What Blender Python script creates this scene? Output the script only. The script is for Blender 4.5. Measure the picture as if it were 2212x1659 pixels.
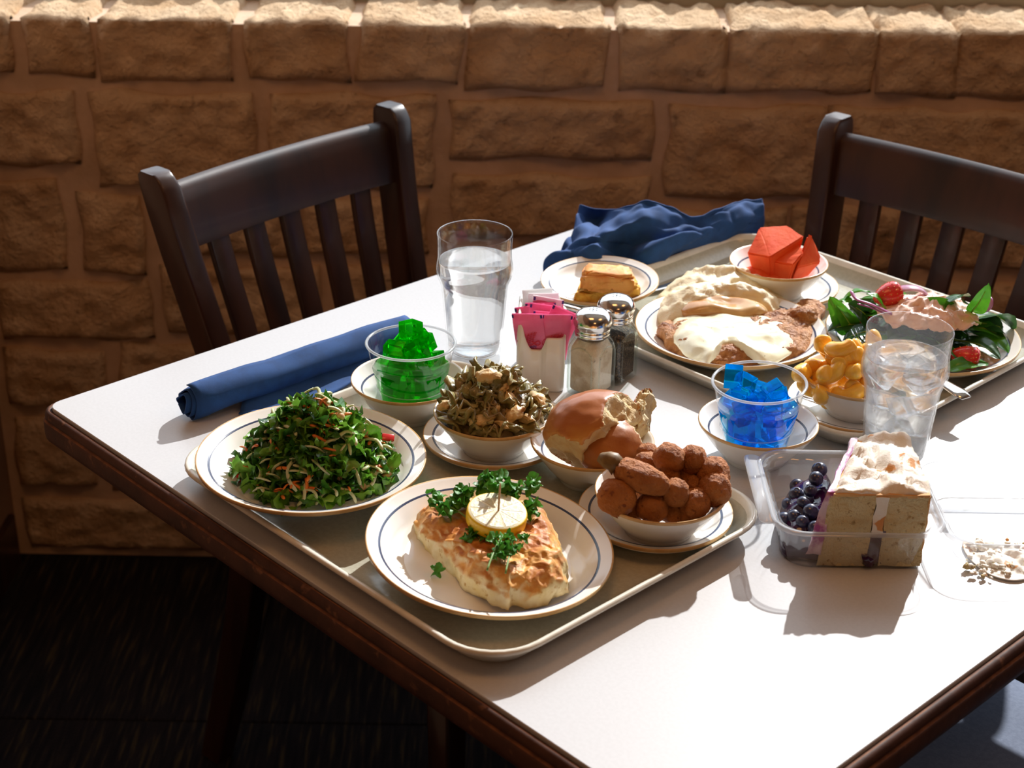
import bpy, bmesh, math, random
from mathutils import Vector, Matrix, noise, Euler, Quaternion
sc = bpy.context.scene
for o in list(bpy.data.objects): bpy.data.objects.remove(o)
PI = math.pi
# ---------------------------------------------------------------- camera, world, sun, exposure
FPX, PITCH, ROLL = 3500.0, math.radians(26.1), math.radians(0.9)
TZ = 0.76                                  # table top height
CAM = Vector((0, 0, TZ + 0.772))
_f = Vector((0, math.cos(PITCH), -math.sin(PITCH))); _r0 = Vector((1, 0, 0)); _u0 = _r0.cross(_f)
_r = math.cos(ROLL)*_r0 + math.sin(ROLL)*_u0; _u = -math.sin(ROLL)*_r0 + math.cos(ROLL)*_u0
cd = bpy.data.cameras.new('camera'); cam = bpy.data.objects.new('camera', cd); sc.collection.objects.link(cam)
cam.matrix_world = Matrix(((_r.x, _u.x, -_f.x, CAM.x), (_r.y, _u.y, -_f.y, CAM.y), (_r.z, _u.z, -_f.z, CAM.z), (0, 0, 0, 1)))
cd.sensor_fit = 'HORIZONTAL'; cd.sensor_width = 36; cd.lens = FPX/2212*36; cd.clip_start = .02
cd.dof.use_dof = True; cd.dof.focus_distance = 1.56; cd.dof.aperture_fstop = 9.0
sc.camera = cam

w = bpy.data.worlds.new('world'); sc.world = w; w.use_nodes = True
wn = w.node_tree.nodes; wl = w.node_tree.links
bg = wn['Background']; bg.inputs['Color'].default_value = (.80, .90, 1.0, 1); bg.inputs['Strength'].default_value = 2.1

SUN_DIR = Vector((math.sin(math.radians(24))*math.cos(math.radians(34)), math.cos(math.radians(24))*math.cos(math.radians(34)), math.sin(math.radians(34))))
sl = bpy.data.lights.new('sun', 'SUN'); sl.energy = 5.9; sl.angle = math.radians(.8); sl.color = (1, .985, .96)
so = bpy.data.objects.new('sun', sl); sc.collection.objects.link(so); so.rotation_euler = SUN_DIR.to_track_quat('Z', 'Y').to_euler()
so.location = (2, 5, 4)
def area(name, loc, rot, sx, sy, e, col):
    l = bpy.data.lights.new(name, 'AREA'); l.shape = 'RECTANGLE'; l.size = sx; l.size_y = sy; l.energy = e; l.color = col
    o = bpy.data.objects.new(name, l); sc.collection.objects.link(o); o.location = loc; o.rotation_euler = rot
    return o
# warm ceiling fixtures of the dining room, and a sampling portal in the window opening
area('ceiling_light', (-.2, .9, 2.66), (0, 0, 0), .6, .6, 4.6, (1, .43, .13))
area('ceiling_light', (1.5, .9, 2.66), (0, 0, 0), .6, .6, 4.6, (1, .43, .13))
area('ceiling_light', (.7, -1.6, 2.66), (0, 0, 0), .6, .6, 7, (1, .44, .14))
po = area('window_portal', (1.1, 2.75, 1.75), (math.radians(-90), 0, 0), 4.0, 1.6, 1, (1, 1, 1)); po.data.cycles.is_portal = True
sc.view_settings.view_transform = 'Standard'; sc.view_settings.look = 'None'; sc.view_settings.gamma = 1.0
sc.view_settings.use_curve_mapping = False; sc.view_settings.exposure = 0.0

# ---------------------------------------------------------------- measuring helpers
def ray(px, py): return _f + _r*((px-1106)/FPX) - _u*((py-829.5)/FPX)
def at(px, py, h):                          # point at height h above the table top
    d = ray(px, py); return CAM + d*((TZ+h-CAM.z)/d.z)
def aty(px, py, y):
    d = ray(px, py); return CAM + d*(y/d.y)
A0 = Vector((-.4876, 1.5094, 0)); TH = math.radians(-46.1)
U = Vector((math.cos(TH), math.sin(TH), 0)); V = Vector((-U.y, U.x, 0))
def uv(u, v, h=0): p = A0 + U*u + V*v; return Vector((p.x, p.y, TZ+h))

# ---------------------------------------------------------------- object helpers
COL = sc.collection
def tag(o, label=None, cat=None, group=None, kind=None):
    if label: o['label'] = label
    if cat: o['category'] = cat
    if group: o['group'] = group
    if kind: o['kind'] = kind
    return o
def root(name, label, cat, loc=(0, 0, 0), rz=0, group=None, rot=None, kind=None):
    o = bpy.data.objects.new(name, None); COL.objects.link(o); o.empty_display_size = .02
    o.location = loc; o.rotation_euler = rot if rot is not None else (0, 0, rz)
    return tag(o, label, cat, group, kind)
def mk(name, geo, mats, parent=None, loc=(0, 0, 0), rot=(0, 0, 0), smooth=True, label=None, cat=None, group=None, kind=None, sharp=None):
    vs, fs = geo[0], geo[1]; mi = geo[2] if len(geo) > 2 else None
    me = bpy.data.meshes.new(name); me.from_pydata([tuple(v) for v in vs], [], fs)
    for m in (mats if isinstance(mats, (list, tuple)) else [mats]): me.materials.append(m)
    if mi: me.polygons.foreach_set('material_index', mi)
    bm = bmesh.new(); bm.from_mesh(me); bmesh.ops.remove_doubles(bm, verts=bm.verts, dist=1e-6); bmesh.ops.recalc_face_normals(bm, faces=bm.faces)
    bm.to_mesh(me); bm.free()
    if smooth:
        me.polygons.foreach_set('use_smooth', [True]*len(me.polygons))
        if sharp: me.set_sharp_from_angle(angle=math.radians(sharp))
    me.update()
    o = bpy.data.objects.new(name, me); COL.objects.link(o); o.location = loc; o.rotation_euler = rot
    if parent: o.parent = parent
    return tag(o, label, cat, group, kind)
def cp(src, parent=None, loc=(0, 0, 0), rot=(0, 0, 0), s=1.0, **k):
    o = src.copy(); COL.objects.link(o); o.parent = parent; o.location = loc; o.rotation_euler = rot
    o.scale = (s, s, s) if not isinstance(s, tuple) else s
    return tag(o, **k)
def cpt(src, loc, rot, label=None, group=None, s=1.0):
    r = src.copy(); COL.objects.link(r); r.location = loc; r.rotation_euler = rot; r.scale = (s, s, s)
    tag(r, label, None, group)
    for ch in list(src.children):
        c = ch.copy(); COL.objects.link(c); c.parent = r
        for g in ch.children:
            d = g.copy(); COL.objects.link(d); d.parent = c
    return r
def merge(*gs):
    vs, fs, mi = [], [], []
    for g in gs:
        o = len(vs); vs += [tuple(v) for v in g[0]]; fs += [tuple(i+o for i in f) for f in g[1]]
        mi += list(g[2]) if len(g) > 2 and g[2] else [0]*len(g[1])
    return vs, fs, mi
def xf(g, loc=(0, 0, 0), rot=(0, 0, 0), s=(1, 1, 1), mi=None):
    m = Matrix.LocRotScale(Vector(loc), Euler(rot), Vector(s if isinstance(s, tuple) else (s, s, s)))
    return [m @ Vector(v) for v in g[0]], g[1], ([mi]*len(g[1]) if mi is not None else (g[2] if len(g) > 2 else [0]*len(g[1])))
def lathe(prof, seg=64, mids=None):
    vs, fs, mi = [], [], []; n = len(prof)
    for r, z in prof:
        for i in range(seg):
            a = 2*PI*i/seg; vs.append((r*math.cos(a), r*math.sin(a), z))
    for k in range(n-1):
        for i in range(seg):
            j = (i+1) % seg; a, b, c, d = k*seg+i, k*seg+j, (k+1)*seg+j, (k+1)*seg+i
            if prof[k][0] < 1e-6: f = (a, c, d)
            elif prof[k+1][0] < 1e-6: f = (a, b, d)
            else: f = (a, b, c, d)
            fs.append(f); mi.append(mids[k] if mids else 0)
    return vs, fs, mi
def rrect(w, d, r, n=6):
    pts = []
    for cx, cy, a0 in ((w/2-r, d/2-r, 0), (-w/2+r, d/2-r, 90), (-w/2+r, -d/2+r, 180), (w/2-r, -d/2+r, 270)):
        for i in range(n+1):
            a = math.radians(a0+90*i/n); pts.append((cx+r*math.cos(a), cy+r*math.sin(a)))
    return pts
def loft(rings, cap0=True, cap1=True, mids=None):
    n = len(rings[0]); vs = [p for r in rings for p in r]; fs, mi = [], []
    for k in range(len(rings)-1):
        for i in range(n):
            j = (i+1) % n; fs.append((k*n+i, k*n+j, (k+1)*n+j, (k+1)*n+i)); mi.append(mids[k] if mids else 0)
    if cap0: fs.append(tuple(range(n))[::-1]); mi.append(mids[0] if mids else 0)
    if cap1: fs.append(tuple((len(rings)-1)*n+i for i in range(n))); mi.append(mids[-1] if mids else 0)
    return vs, fs, mi
def tube(path, rad, seg=8, sq=1.0, cap=True, up=None):
    path = [Vector(p) for p in path]; n = len(path); rings = []; prev = None
    for i, p in enumerate(path):
        t = (path[min(i+1, n-1)]-path[max(i-1, 0)]).normalized()
        if prev is None:
            ref = Vector(up) if up else (Vector((0, 0, 1)) if abs(t.z) < .9 else Vector((1, 0, 0)))
            nn = (ref - t*ref.dot(t)).normalized()
        else: nn = (prev - t*prev.dot(t)).normalized()
        prev = nn; b = t.cross(nn); r = rad[i] if isinstance(rad, (list, tuple)) else rad
        rings.append([p + nn*(r*sq*math.cos(2*PI*k/seg)) + b*(r*math.sin(2*PI*k/seg)) for k in range(seg)])
    return loft(rings, cap, cap)
def box(x0, x1, y0, y1, z0, z1, bev=0.0, n=2):
    bm = bmesh.new(); bmesh.ops.create_cube(bm, size=1)
    for v in bm.verts: v.co = Vector(((x0+x1)/2+v.co.x*(x1-x0), (y0+y1)/2+v.co.y*(y1-y0), (z0+z1)/2+v.co.z*(z1-z0)))
    if bev: bmesh.ops.bevel(bm, geom=bm.edges[:], offset=bev, segments=n, profile=.5, affect='EDGES')
    g = bmg(bm); bm.free(); return g
def bmg(bm):
    bm.verts.index_update(); return [v.co.copy() for v in bm.verts], [tuple(v.index for v in f.verts) for f in bm.faces], [f.material_index for f in bm.faces]
def nz(p, seed=0.0, f=1.0): return noise.noise(Vector(p)*f + Vector((seed*7.31, seed*3.17, seed*1.93)))
def fb(p, seed=0.0, f=1.0, o=4):
    s, a = 0, 1
    for i in range(o): s += a*nz(p, seed+i*5, f*2**i); a *= .5
    return s
def blob(rx, ry, rz, sub=3, amps=((.1, 1.5),), seed=0, fn=None):
    bm = bmesh.new(); bmesh.ops.create_icosphere(bm, subdivisions=sub, radius=1)
    for v in bm.verts:
        d = v.co.normalized(); k = 1
        for a, f in amps: k += a*nz(d, seed, f)
        v.co = Vector((d.x*rx, d.y*ry, d.z*rz))*k
        if fn: v.co = fn(v.co, d)
    g = bmg(bm); bm.free(); return g
def smoothpoly(pts, n=72):                   # closed Catmull-Rom
    m = len(pts); out = []
    for i in range(n):
        t = i*m/n; k = int(t); f = t-k; p0, p1, p2, p3 = [Vector(pts[(k+j) % m]).to_2d() for j in (-1, 0, 1, 2)]
        out.append(.5*((2*p1)+(-p0+p2)*f+(2*p0-5*p1+4*p2-p3)*f*f+(-p0+3*p1-3*p2+p3)*f**3))
    return out
def mound(outline, zf, nr=22, na=96, z0=0.0, center=None, side=3, rnd=.5):
    """solid of star-shaped outline: zf(x,y,t) top height, t 0 at the middle, 1 at the edge"""
    pts = smoothpoly(outline, na); c = Vector(center) if center else sum(pts, Vector((0, 0)))/len(pts)
    rings = []
    for k in range(side): rings.append([(p.x, p.y, z0 + (zf(p.x, p.y, 1)-z0)*k/side) for p in pts])
    for k in range(nr):
        t = 1-k/nr; tt = t**rnd if rnd else t
        rings.append([((c+(p-c)*tt).x, (c+(p-c)*tt).y, zf((c+(p-c)*tt).x, (c+(p-c)*tt).y, tt)) for p in pts])
    return loft(rings, True, True)
def roughen(g, amp, f, seed=0, o=3):
    vs = []
    for v in g[0]:
        p = Vector(v); vs.append(p + Vector((fb(p, seed, f, o), fb(p, seed+11, f, o), fb(p, seed+23, f, o)))*amp)
    return vs, g[1], g[2] if len(g) > 2 else [0]*len(g[1])
def sheet(nx, ny, fn):
    vs = [fn(i/(nx-1), j/(ny-1)) for j in range(ny) for i in range(nx)]
    fs = [(j*nx+i, j*nx+i+1, (j+1)*nx+i+1, (j+1)*nx+i) for j in range(ny-1) for i in range(nx-1)]
    return vs, fs
def bez(p0, p1, p2, p3, n=10):
    out = []
    for i in range(n+1):
        t = i/n; a = 1-t
        out.append(Vector(p0)*a**3+Vector(p1)*3*a*a*t+Vector(p2)*3*a*t*t+Vector(p3)*t**3)
    return out
def cr(pts, n=8):                            # open Catmull-Rom through points
    P = [Vector(p) for p in pts]; P = [2*P[0]-P[1]]+P+[2*P[-1]-P[-2]]; out = []
    for k in range(1, len(P)-2):
        p0, p1, p2, p3 = P[k-1:k+3]
        for i in range(n):
            f = i/n; out.append(.5*((2*p1)+(-p0+p2)*f+(2*p0-5*p1+4*p2-p3)*f*f+(-p0+3*p1-3*p2+p3)*f**3))
    return out+[P[-2]]
def solid(o, th, off=0):
    m = o.modifiers.new('thickness', 'SOLIDIFY'); m.thickness = th; m.offset = off; return o
def subd(o, n=1):
    m = o.modifiers.new('smooth', 'SUBSURF'); m.levels = n; m.render_levels = n; return o

# ---------------------------------------------------------------- materials
def M(name, c, r=.5, c2=None, ns=20, nd=4, lo=.4, hi=.6, stretch=(1, 1, 1), c3=None, ns3=60, lo3=.6, hi3=.7, bs=0, bd=.3, bdist=.002, bdet=5,
      metal=0, tr=0, ior=1.45, sss=0, sr=(.01, .005, .003), coat=0, sheen=0, spec=.5, transl=0, alpha=1, top=None, top2=None, tlo=.2, thi=.7, tn=.35, rv=0):
    m = bpy.data.materials.new(name); m.use_nodes = True; nt = m.node_tree; N = nt.nodes; L = nt.links; b = N['Principled BSDF']
    def I(k, v): b.inputs[k].default_value = v
    I('Base Color', (*c, 1)); I('Roughness', r); I('Metallic', metal); I('IOR', ior); I('Specular IOR Level', spec)
    if tr: I('Transmission Weight', tr)
    if sss: I('Subsurface Weight', sss); I('Subsurface Radius', sr); I('Subsurface Scale', 1.0)
    if coat: I('Coat Weight', coat); I('Coat Roughness', .08)
    if sheen: I('Sheen Weight', sheen); I('Sheen Roughness', .5)
    tc = N.new('ShaderNodeTexCoord'); mp = N.new('ShaderNodeMapping'); mp.inputs['Scale'].default_value = stretch; L.new(tc.outputs['Object'], mp.inputs['Vector'])
    if rv:
        oi = N.new('ShaderNodeObjectInfo'); vm = N.new('ShaderNodeVectorMath'); vm.operation = 'SCALE'; cb = N.new('ShaderNodeCombineXYZ')
        for i in range(3): L.new(oi.outputs['Random'], cb.inputs[i])
        L.new(cb.outputs[0], vm.inputs[0]); vm.inputs['Scale'].default_value = 10; L.new(vm.outputs[0], mp.inputs['Location'])
    def noi(sc_, det):
        n = N.new('ShaderNodeTexNoise'); n.inputs['Scale'].default_value = sc_; n.inputs['Detail'].default_value = det; n.inputs['Roughness'].default_value = .6
        L.new(mp.outputs[0], n.inputs['Vector']); return n
    def mixc(fac, a, bcol):
        x = N.new('ShaderNodeMix'); x.data_type = 'RGBA'
        L.new(fac, x.inputs[0])
        if isinstance(a, tuple): x.inputs[6].default_value = (*a, 1)
        else: L.new(a, x.inputs[6])
        if isinstance(bcol, tuple): x.inputs[7].default_value = (*bcol, 1)
        else: L.new(bcol, x.inputs[7])
        return x.outputs[2]
    def ramp(src, lo_, hi_):
        q = N.new('ShaderNodeMapRange'); q.inputs['From Min'].default_value = lo_; q.inputs['From Max'].default_value = hi_; q.clamp = True; L.new(src, q.inputs['Value']); return q.outputs[0]
    col = c
    if c2: col = mixc(ramp(noi(ns, nd).outputs['Fac'], lo, hi), col, c2)
    if c3: col = mixc(ramp(noi(ns3, 3).outputs['Fac'], lo3, hi3), col, c3)
    if top:                                   # browned / frosted upper side of the thing itself
        ge = N.new('ShaderNodeNewGeometry'); vt = N.new('ShaderNodeVectorTransform'); vt.vector_type = 'NORMAL'; vt.convert_from = 'WORLD'; vt.convert_to = 'OBJECT'
        L.new(ge.outputs['Normal'], vt.inputs[0]); sp = N.new('ShaderNodeSeparateXYZ'); L.new(vt.outputs[0], sp.inputs[0])
        ad = N.new('ShaderNodeMath'); ad.operation = 'MULTIPLY_ADD'; L.new(noi(ns*.7+9, 3).outputs['Fac'], ad.inputs[0]); ad.inputs[1].default_value = tn*2; L.new(sp.outputs['Z'], ad.inputs[2])
        col = mixc(ramp(ad.outputs[0], tlo+tn, thi+tn), col, mixc(ramp(noi(38, 4).outputs['Fac'], .42, .6), top, top2) if top2 else top)
    if not isinstance(col, tuple): L.new(col, b.inputs['Base Color'])
    if bs:
        bp = N.new('ShaderNodeBump'); bp.inputs['Strength'].default_value = bd; bp.inputs['Distance'].default_value = bdist
        L.new(noi(bs, bdet).outputs['Fac'], bp.inputs['Height']); L.new(bp.outputs[0], b.inputs['Normal'])
    if transl:
        tl = N.new('ShaderNodeBsdfTranslucent'); mx = N.new('ShaderNodeMixShader'); mx.inputs[0].default_value = transl
        if isinstance(col, tuple): tl.inputs['Color'].default_value = (*[min(1, x*1.6) for x in c], 1)
        else: L.new(col, tl.inputs['Color'])
        L.new(b.outputs[0], mx.inputs[1]); L.new(tl.outputs[0], mx.inputs[2]); L.new(mx.outputs[0], N['Material Output'].inputs[0])
    return m
def clear(name, tint=(1, 1, 1), ior=1.45, rough=.03, amt=1.0, bs=0, bd=.2, haze=0.0):
    """thin clear wall: passes light straight through, mirrors at the Fresnel rate"""
    m = bpy.data.materials.new(name); m.use_nodes = True; N = m.node_tree.nodes; L = m.node_tree.links; N.remove(N['Principled BSDF'])
    t = N.new('ShaderNodeBsdfTransparent'); t.inputs[0].default_value = (*tint, 1)
    g = N.new('ShaderNodeBsdfGlossy'); g.inputs['Roughness'].default_value = rough
    fr = N.new('ShaderNodeLayerWeight'); pw = N.new('ShaderNodeMath'); pw.operation = 'POWER'; pw.inputs[1].default_value = 4.5; L.new(fr.outputs['Facing'], pw.inputs[0])
    mu = N.new('ShaderNodeMath'); mu.operation = 'MULTIPLY_ADD'; mu.use_clamp = True; mu.inputs[1].default_value = .75; mu.inputs[2].default_value = .035*amt; L.new(pw.outputs[0], mu.inputs[0])
    x = N.new('ShaderNodeMixShader'); L.new(mu.outputs[0], x.inputs[0]); L.new(t.outputs[0], x.inputs[1]); L.new(g.outputs[0], x.inputs[2]); out = x
    if haze:
        d = N.new('ShaderNodeBsdfDiffuse'); d.inputs[0].default_value = (.9, .92, .95, 1); tl = N.new('ShaderNodeBsdfTranslucent'); tl.inputs[0].default_value = (.9, .92, .95, 1)
        a = N.new('ShaderNodeMixShader'); a.inputs[0].default_value = .5; L.new(d.outputs[0], a.inputs[1]); L.new(tl.outputs[0], a.inputs[2])
        y = N.new('ShaderNodeMixShader'); y.inputs[0].default_value = haze; L.new(x.outputs[0], y.inputs[1]); L.new(a.outputs[0], y.inputs[2]); out = y
    if bs:
        tc = N.new('ShaderNodeTexCoord'); n = N.new('ShaderNodeTexNoise'); n.inputs['Scale'].default_value = bs; L.new(tc.outputs['Object'], n.inputs['Vector'])
        bp = N.new('ShaderNodeBump'); bp.inputs['Strength'].default_value = bd; bp.inputs['Distance'].default_value = .001; L.new(n.outputs[0], bp.inputs['Height'])
        L.new(bp.outputs[0], g.inputs['Normal']); L.new(bp.outputs[0], fr.inputs['Normal'])
    L.new(out.outputs[0], N['Material Output'].inputs[0]); return m
def liquid(name, tint, ior, thru, transl=None, tf=0.0, rough=0.0, gloss=.1):
    """clear liquid or jelly: refraction with part of the light going straight on"""
    m = bpy.data.materials.new(name); m.use_nodes = True; N = m.node_tree.nodes; L = m.node_tree.links; N.remove(N['Principled BSDF'])
    g = N.new('ShaderNodeBsdfGlass'); g.inputs['Color'].default_value = (*tint, 1); g.inputs['IOR'].default_value = ior; g.inputs['Roughness'].default_value = rough
    t = N.new('ShaderNodeBsdfTransparent'); t.inputs[0].default_value = (*tint, 1)
    x = N.new('ShaderNodeMixShader'); x.inputs[0].default_value = thru; L.new(g.outputs[0], x.inputs[1]); L.new(t.outputs[0], x.inputs[2]); out = x
    if tf:
        tl = N.new('ShaderNodeBsdfTranslucent'); tl.inputs[0].default_value = (*transl, 1)
        y = N.new('ShaderNodeMixShader'); y.inputs[0].default_value = tf; L.new(x.outputs[0], y.inputs[1]); L.new(tl.outputs[0], y.inputs[2]); out = y
    L.new(out.outputs[0], N['Material Output'].inputs[0]); return m

m_stone = M('limestone', (.82, .60, .39), .95, c2=(.68, .44, .25), ns=9, lo=.35, hi=.65, c3=(.46, .29, .17), ns3=38, lo3=.62, hi3=.75, bs=110, bd=1.0, bdist=.012, bdet=9, rv=1, spec=.2)
m_mortar = M('mortar', (.64, .46, .33), .95, c2=(.54, .38, .26), ns=12, bs=120, bd=.5, bdist=.003, spec=.2)
m_plaster = M('brown_plaster', (.30, .17, .10), .8, c2=(.25, .14, .08), ns=6, bs=90, bd=.3)
m_ceil = M('ceiling_paint', (.55, .46, .36), .9, bs=60, bd=.2)
m_frame = M('window_frame_paint', (.46, .43, .34), .5, bs=60, bd=.1)
m_lam = M('white_laminate', (.55, .558, .575), .33, c2=(.528, .536, .552), ns=300, nd=2, bs=900, bd=.06, bdist=.0003)
m_edge = M('worn_brown_edge', (.075, .030, .018), .6, spec=.25, c2=(.048, .019, .012), ns=25, c3=(.16, .07, .035), ns3=55, lo3=.62, hi3=.72, bs=120, bd=.35, bdist=.001)
m_edgeline = M('worn_edge_line', (.22, .09, .04), .65, spec=.2, c2=(.12, .05, .028), ns=60)
m_wood = M('dark_stained_wood', (.050, .018, .010), .30, c2=(.020, .008, .006), ns=14, stretch=(1, 1, .12), bs=60, bd=.12, bdist=.0006, coat=.12)
m_vinyl = M('slate_blue_vinyl', (.15, .185, .27), .7, spec=.2, c2=(.125, .155, .235), ns=200, bs=500, bd=.35, bdist=.0006)
m_iron = M('black_metal', (.02, .02, .02), .4, metal=.6)
m_cer = M('cream_glaze', (.86, .84, .80), .16, c2=(.83, .80, .755), ns=18, spec=.5, coat=.2)
m_gold = M('tan_rim_glaze', (.55, .32, .12), .2, c2=(.66, .45, .22), ns=30)
m_navy = M('navy_line_glaze', (.035, .045, .10), .2, c2=(.06, .08, .15), ns=30)
m_tray = M('tray_melamine', (.47, .455, .365), .15, spec=.7, c2=(.43, .415, .33), ns=220, nd=2, bs=420, bd=.12, bdist=.0005)
m_trayrim = M('tray_rim', (.74, .71, .62), .25, c2=(.68, .65, .55), ns=60)
m_steel = M('polished_steel', (.72, .70, .68), .14, metal=1, bs=300, bd=.03)
m_hole = M('dark_perforation', (.01, .01, .01), .8)
m_clear = clear('clear_plastic', rough=.04, amt=1.6)
m_clam = clear('clear_clamshell_plastic', (.95, .96, .975), rough=.05, amt=3.2, bs=60, bd=.25, haze=.085)
m_glass = clear('drinking_glass', (.985, .99, .99), 1.5, .02, 1.6)
m_sglass = clear('shaker_glass', (.94, .97, .95), 1.5, .03, 1.8)
m_water = liquid('water', (1, 1, 1), 1.33, .35)
m_ice = liquid('ice', (.99, .995, 1), 1.22, .40, (1, 1, 1), .05, .0)
m_green = liquid('green_gelatin', (.14, .86, .12), 1.36, .06, (.03, .85, .06), .08)
m_blue = liquid('blue_gelatin', (.07, .76, 1.0), 1.36, .06, (.01, .50, .98), .10)
m_cloth = M('navy_cotton', (.010, .070, .25), .85, c2=(.008, .055, .20), ns=60, bs=1500, bd=.4, bdist=.0004, sheen=.05, transl=.05)
# ================================================================ the room
YW = 2.42
def struct(name, geo, m, **k): return mk(name, geo, m, kind='structure', smooth=False, **k)
# carpet floor with carpet tiles laid quarter-turned
def carpet(name, rot):
    m = bpy.data.materials.new(name); m.use_nodes = True; N = m.node_tree.nodes; L = m.node_tree.links; b = N['Principled BSDF']
    tc = N.new('ShaderNodeTexCoord'); mp = N.new('ShaderNodeMapping'); mp.inputs['Scale'].default_value = (120, 9, 1); mp.inputs['Rotation'].default_value = (0, 0, rot)
    L.new(tc.outputs['Object'], mp.inputs[0]); n = N.new('ShaderNodeTexNoise'); n.inputs['Scale'].default_value = 1; n.inputs['Detail'].default_value = 3; L.new(mp.outputs[0], n.inputs['Vector'])
    r = N.new('ShaderNodeValToRGB'); e = r.color_ramp.elements; e[0].position = .35; e[0].color = (.007, .007, .009, 1); e[1].position = .72; e[1].color = (.05, .036, .016, 1)
    k = e.new(.55); k.color = (.015, .012, .013, 1)
    L.new(n.outputs['Fac'], r.inputs[0]); L.new(r.outputs[0], b.inputs['Base Color']); b.inputs['Roughness'].default_value = .95; b.inputs['Specular IOR Level'].default_value = .1
    bp = N.new('ShaderNodeBump'); bp.inputs['Strength'].default_value = .8; bp.inputs['Distance'].default_value = .003; n2 = N.new('ShaderNodeTexNoise'); n2.inputs['Scale'].default_value = 260
    L.new(tc.outputs['Object'], n2.inputs['Vector']); L.new(n2.outputs['Fac'], bp.inputs['Height']); L.new(bp.outputs[0], b.inputs['Normal'])
    return m
mc = [carpet('carpet_weave_lengthwise', 0), carpet('carpet_weave_crosswise', PI/2)]
XL, XR, YB = -.86, 3.2, -2.6
fl = struct('floor', box(XL-.1, XR+.1, YB-.1, YW+.2, -.12, -.008), M('floor_screed', (.03, .028, .028), .9))
tsrc = None
for i in range(9):
    for j in range(11):
        x, y = XL+.23+i*.46, YW-.23-j*.46
        if x > XR or y < YB: continue
        if tsrc is None:
            tsrc = mk('carpet_tile', box(-.229, .229, -.229, .229, -.008, 0, .002, 1), mc[0], fl, (x, y, 0), smooth=False); alt = None
        else:
            c = tsrc.copy()
            if (i+j) % 2:
                if alt is None: alt = tsrc.data.copy(); alt.materials[0] = mc[1]
                c.data = alt
            COL.objects.link(c); c.location = (x, y, 0)
# back wall: mortar bed and rough limestone blocks, the top course turning into the window sill
wb = struct('wall_back', box(XL-.1, XR+.1, YW, YW+.16, 0, .941), m_mortar)
def onwall(px, py): p = aty(px, py, YW-.012); return p.x, p.z
def stone(x0, x1, z0, z1, seed, sill=False):
    nx = max(8, int((x1-x0)/.009)); W = x1-x0; Hh = z1-z0
    prof = []
    nf = max(6, int(Hh/.009))
    for j in range(nf+1): prof.append((0, z0+Hh*j/nf, 0 if 0 < j < nf else 1))
    if sill:
        prof[-1] = (.002, z1, 0)
        for j in range(1, 11): prof.append((.15*j/10, z1+.003, 0))
    vs = []
    for y, z, e in prof:
        for i in range(nx+1):
            s = i/nx; x = x0+W*s; edge = min(s*W, (1-s)*W, z-z0, (z1-z) if not sill else 9)
            k = min(1, max(0, edge)/.009); k = k*(2-k)
            p = Vector((x, y*1.7, z))
            bul = .003+.010*k + .007*k*fb(p, seed, 8, 3) + .010*k*fb(p, seed+3, 34, 4)
            jx = .010*nz((0, y, z), seed+1, 16) if i in (0, nx) else 0
            jz = .011*nz((x, 0, 0), seed+2, 13) if (z-z0 < 1e-5 or (not sill and z1-z < 1e-5)) else 0
            if sill and y > .003: vs.append((x+jx, YW+y, z+(bul-.012)*1.1))
            else: vs.append((x+jx, YW-max(.001, bul), z+jz))
    n = nx+1; fs = [(j*n+i, j*n+i+1, (j+1)*n+i+1, (j+1)*n+i) for j in range(len(prof)-1) for i in range(nx)]
    # side returns into the mortar
    b0 = len(vs); m = len(prof)
    for j in range(m):
        for i in (0, nx):
            v = vs[j*n+i]; vs.append((v[0]+(.004 if i == 0 else -.004), max(v[1], YW)+.02 if not (sill and prof[j][0] > .003) else v[1], v[2] if not (sill and prof[j][0] > .003) else v[2]-.03))
    for j in range(m-1):
        fs.append((j*n, (j+1)*n, b0+2*(j+1), b0+2*j)); fs.append((j*n+nx, b0+2*j+1, b0+2*(j+1)+1, (j+1)*n+nx))
    b1 = len(vs)
    for i in range(n): vs.append((vs[i][0], YW+.02, vs[i][2]+.004))
    for i in range(nx): fs.append((i, b1+i, b1+i+1, i+1))
    if not sill:
        b2 = len(vs); q = (m-1)*n
        for i in range(n): vs.append((vs[q+i][0], YW+.02, vs[q+i][2]-.004))
        for i in range(nx): fs.append((q+i, q+i+1, b2+i+1, b2+i))
    return vs, fs
rects = []                                   # photo-measured joints, converted to metres on the wall
for x0, x1, yb in ((-120, 33, 165), (44, 201, 165), (210, 509, 180), (526, 755, 181), (770, 997, 186), (1012, 1313, 198), (1334, 1562, 202), (1580, 1887, 206), (1904, 2062, 212), (2082, 2320, 214)):
    a, zt = onwall(x0, 60); b, zb = onwall(x1, yb); rects.append((a, b, zb, .946, True))
xa = rects[-1][1]+.018
while xa < XR:
    rects.append((xa, xa+.26, rects[9][2], .946, True)); xa += .275
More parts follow.
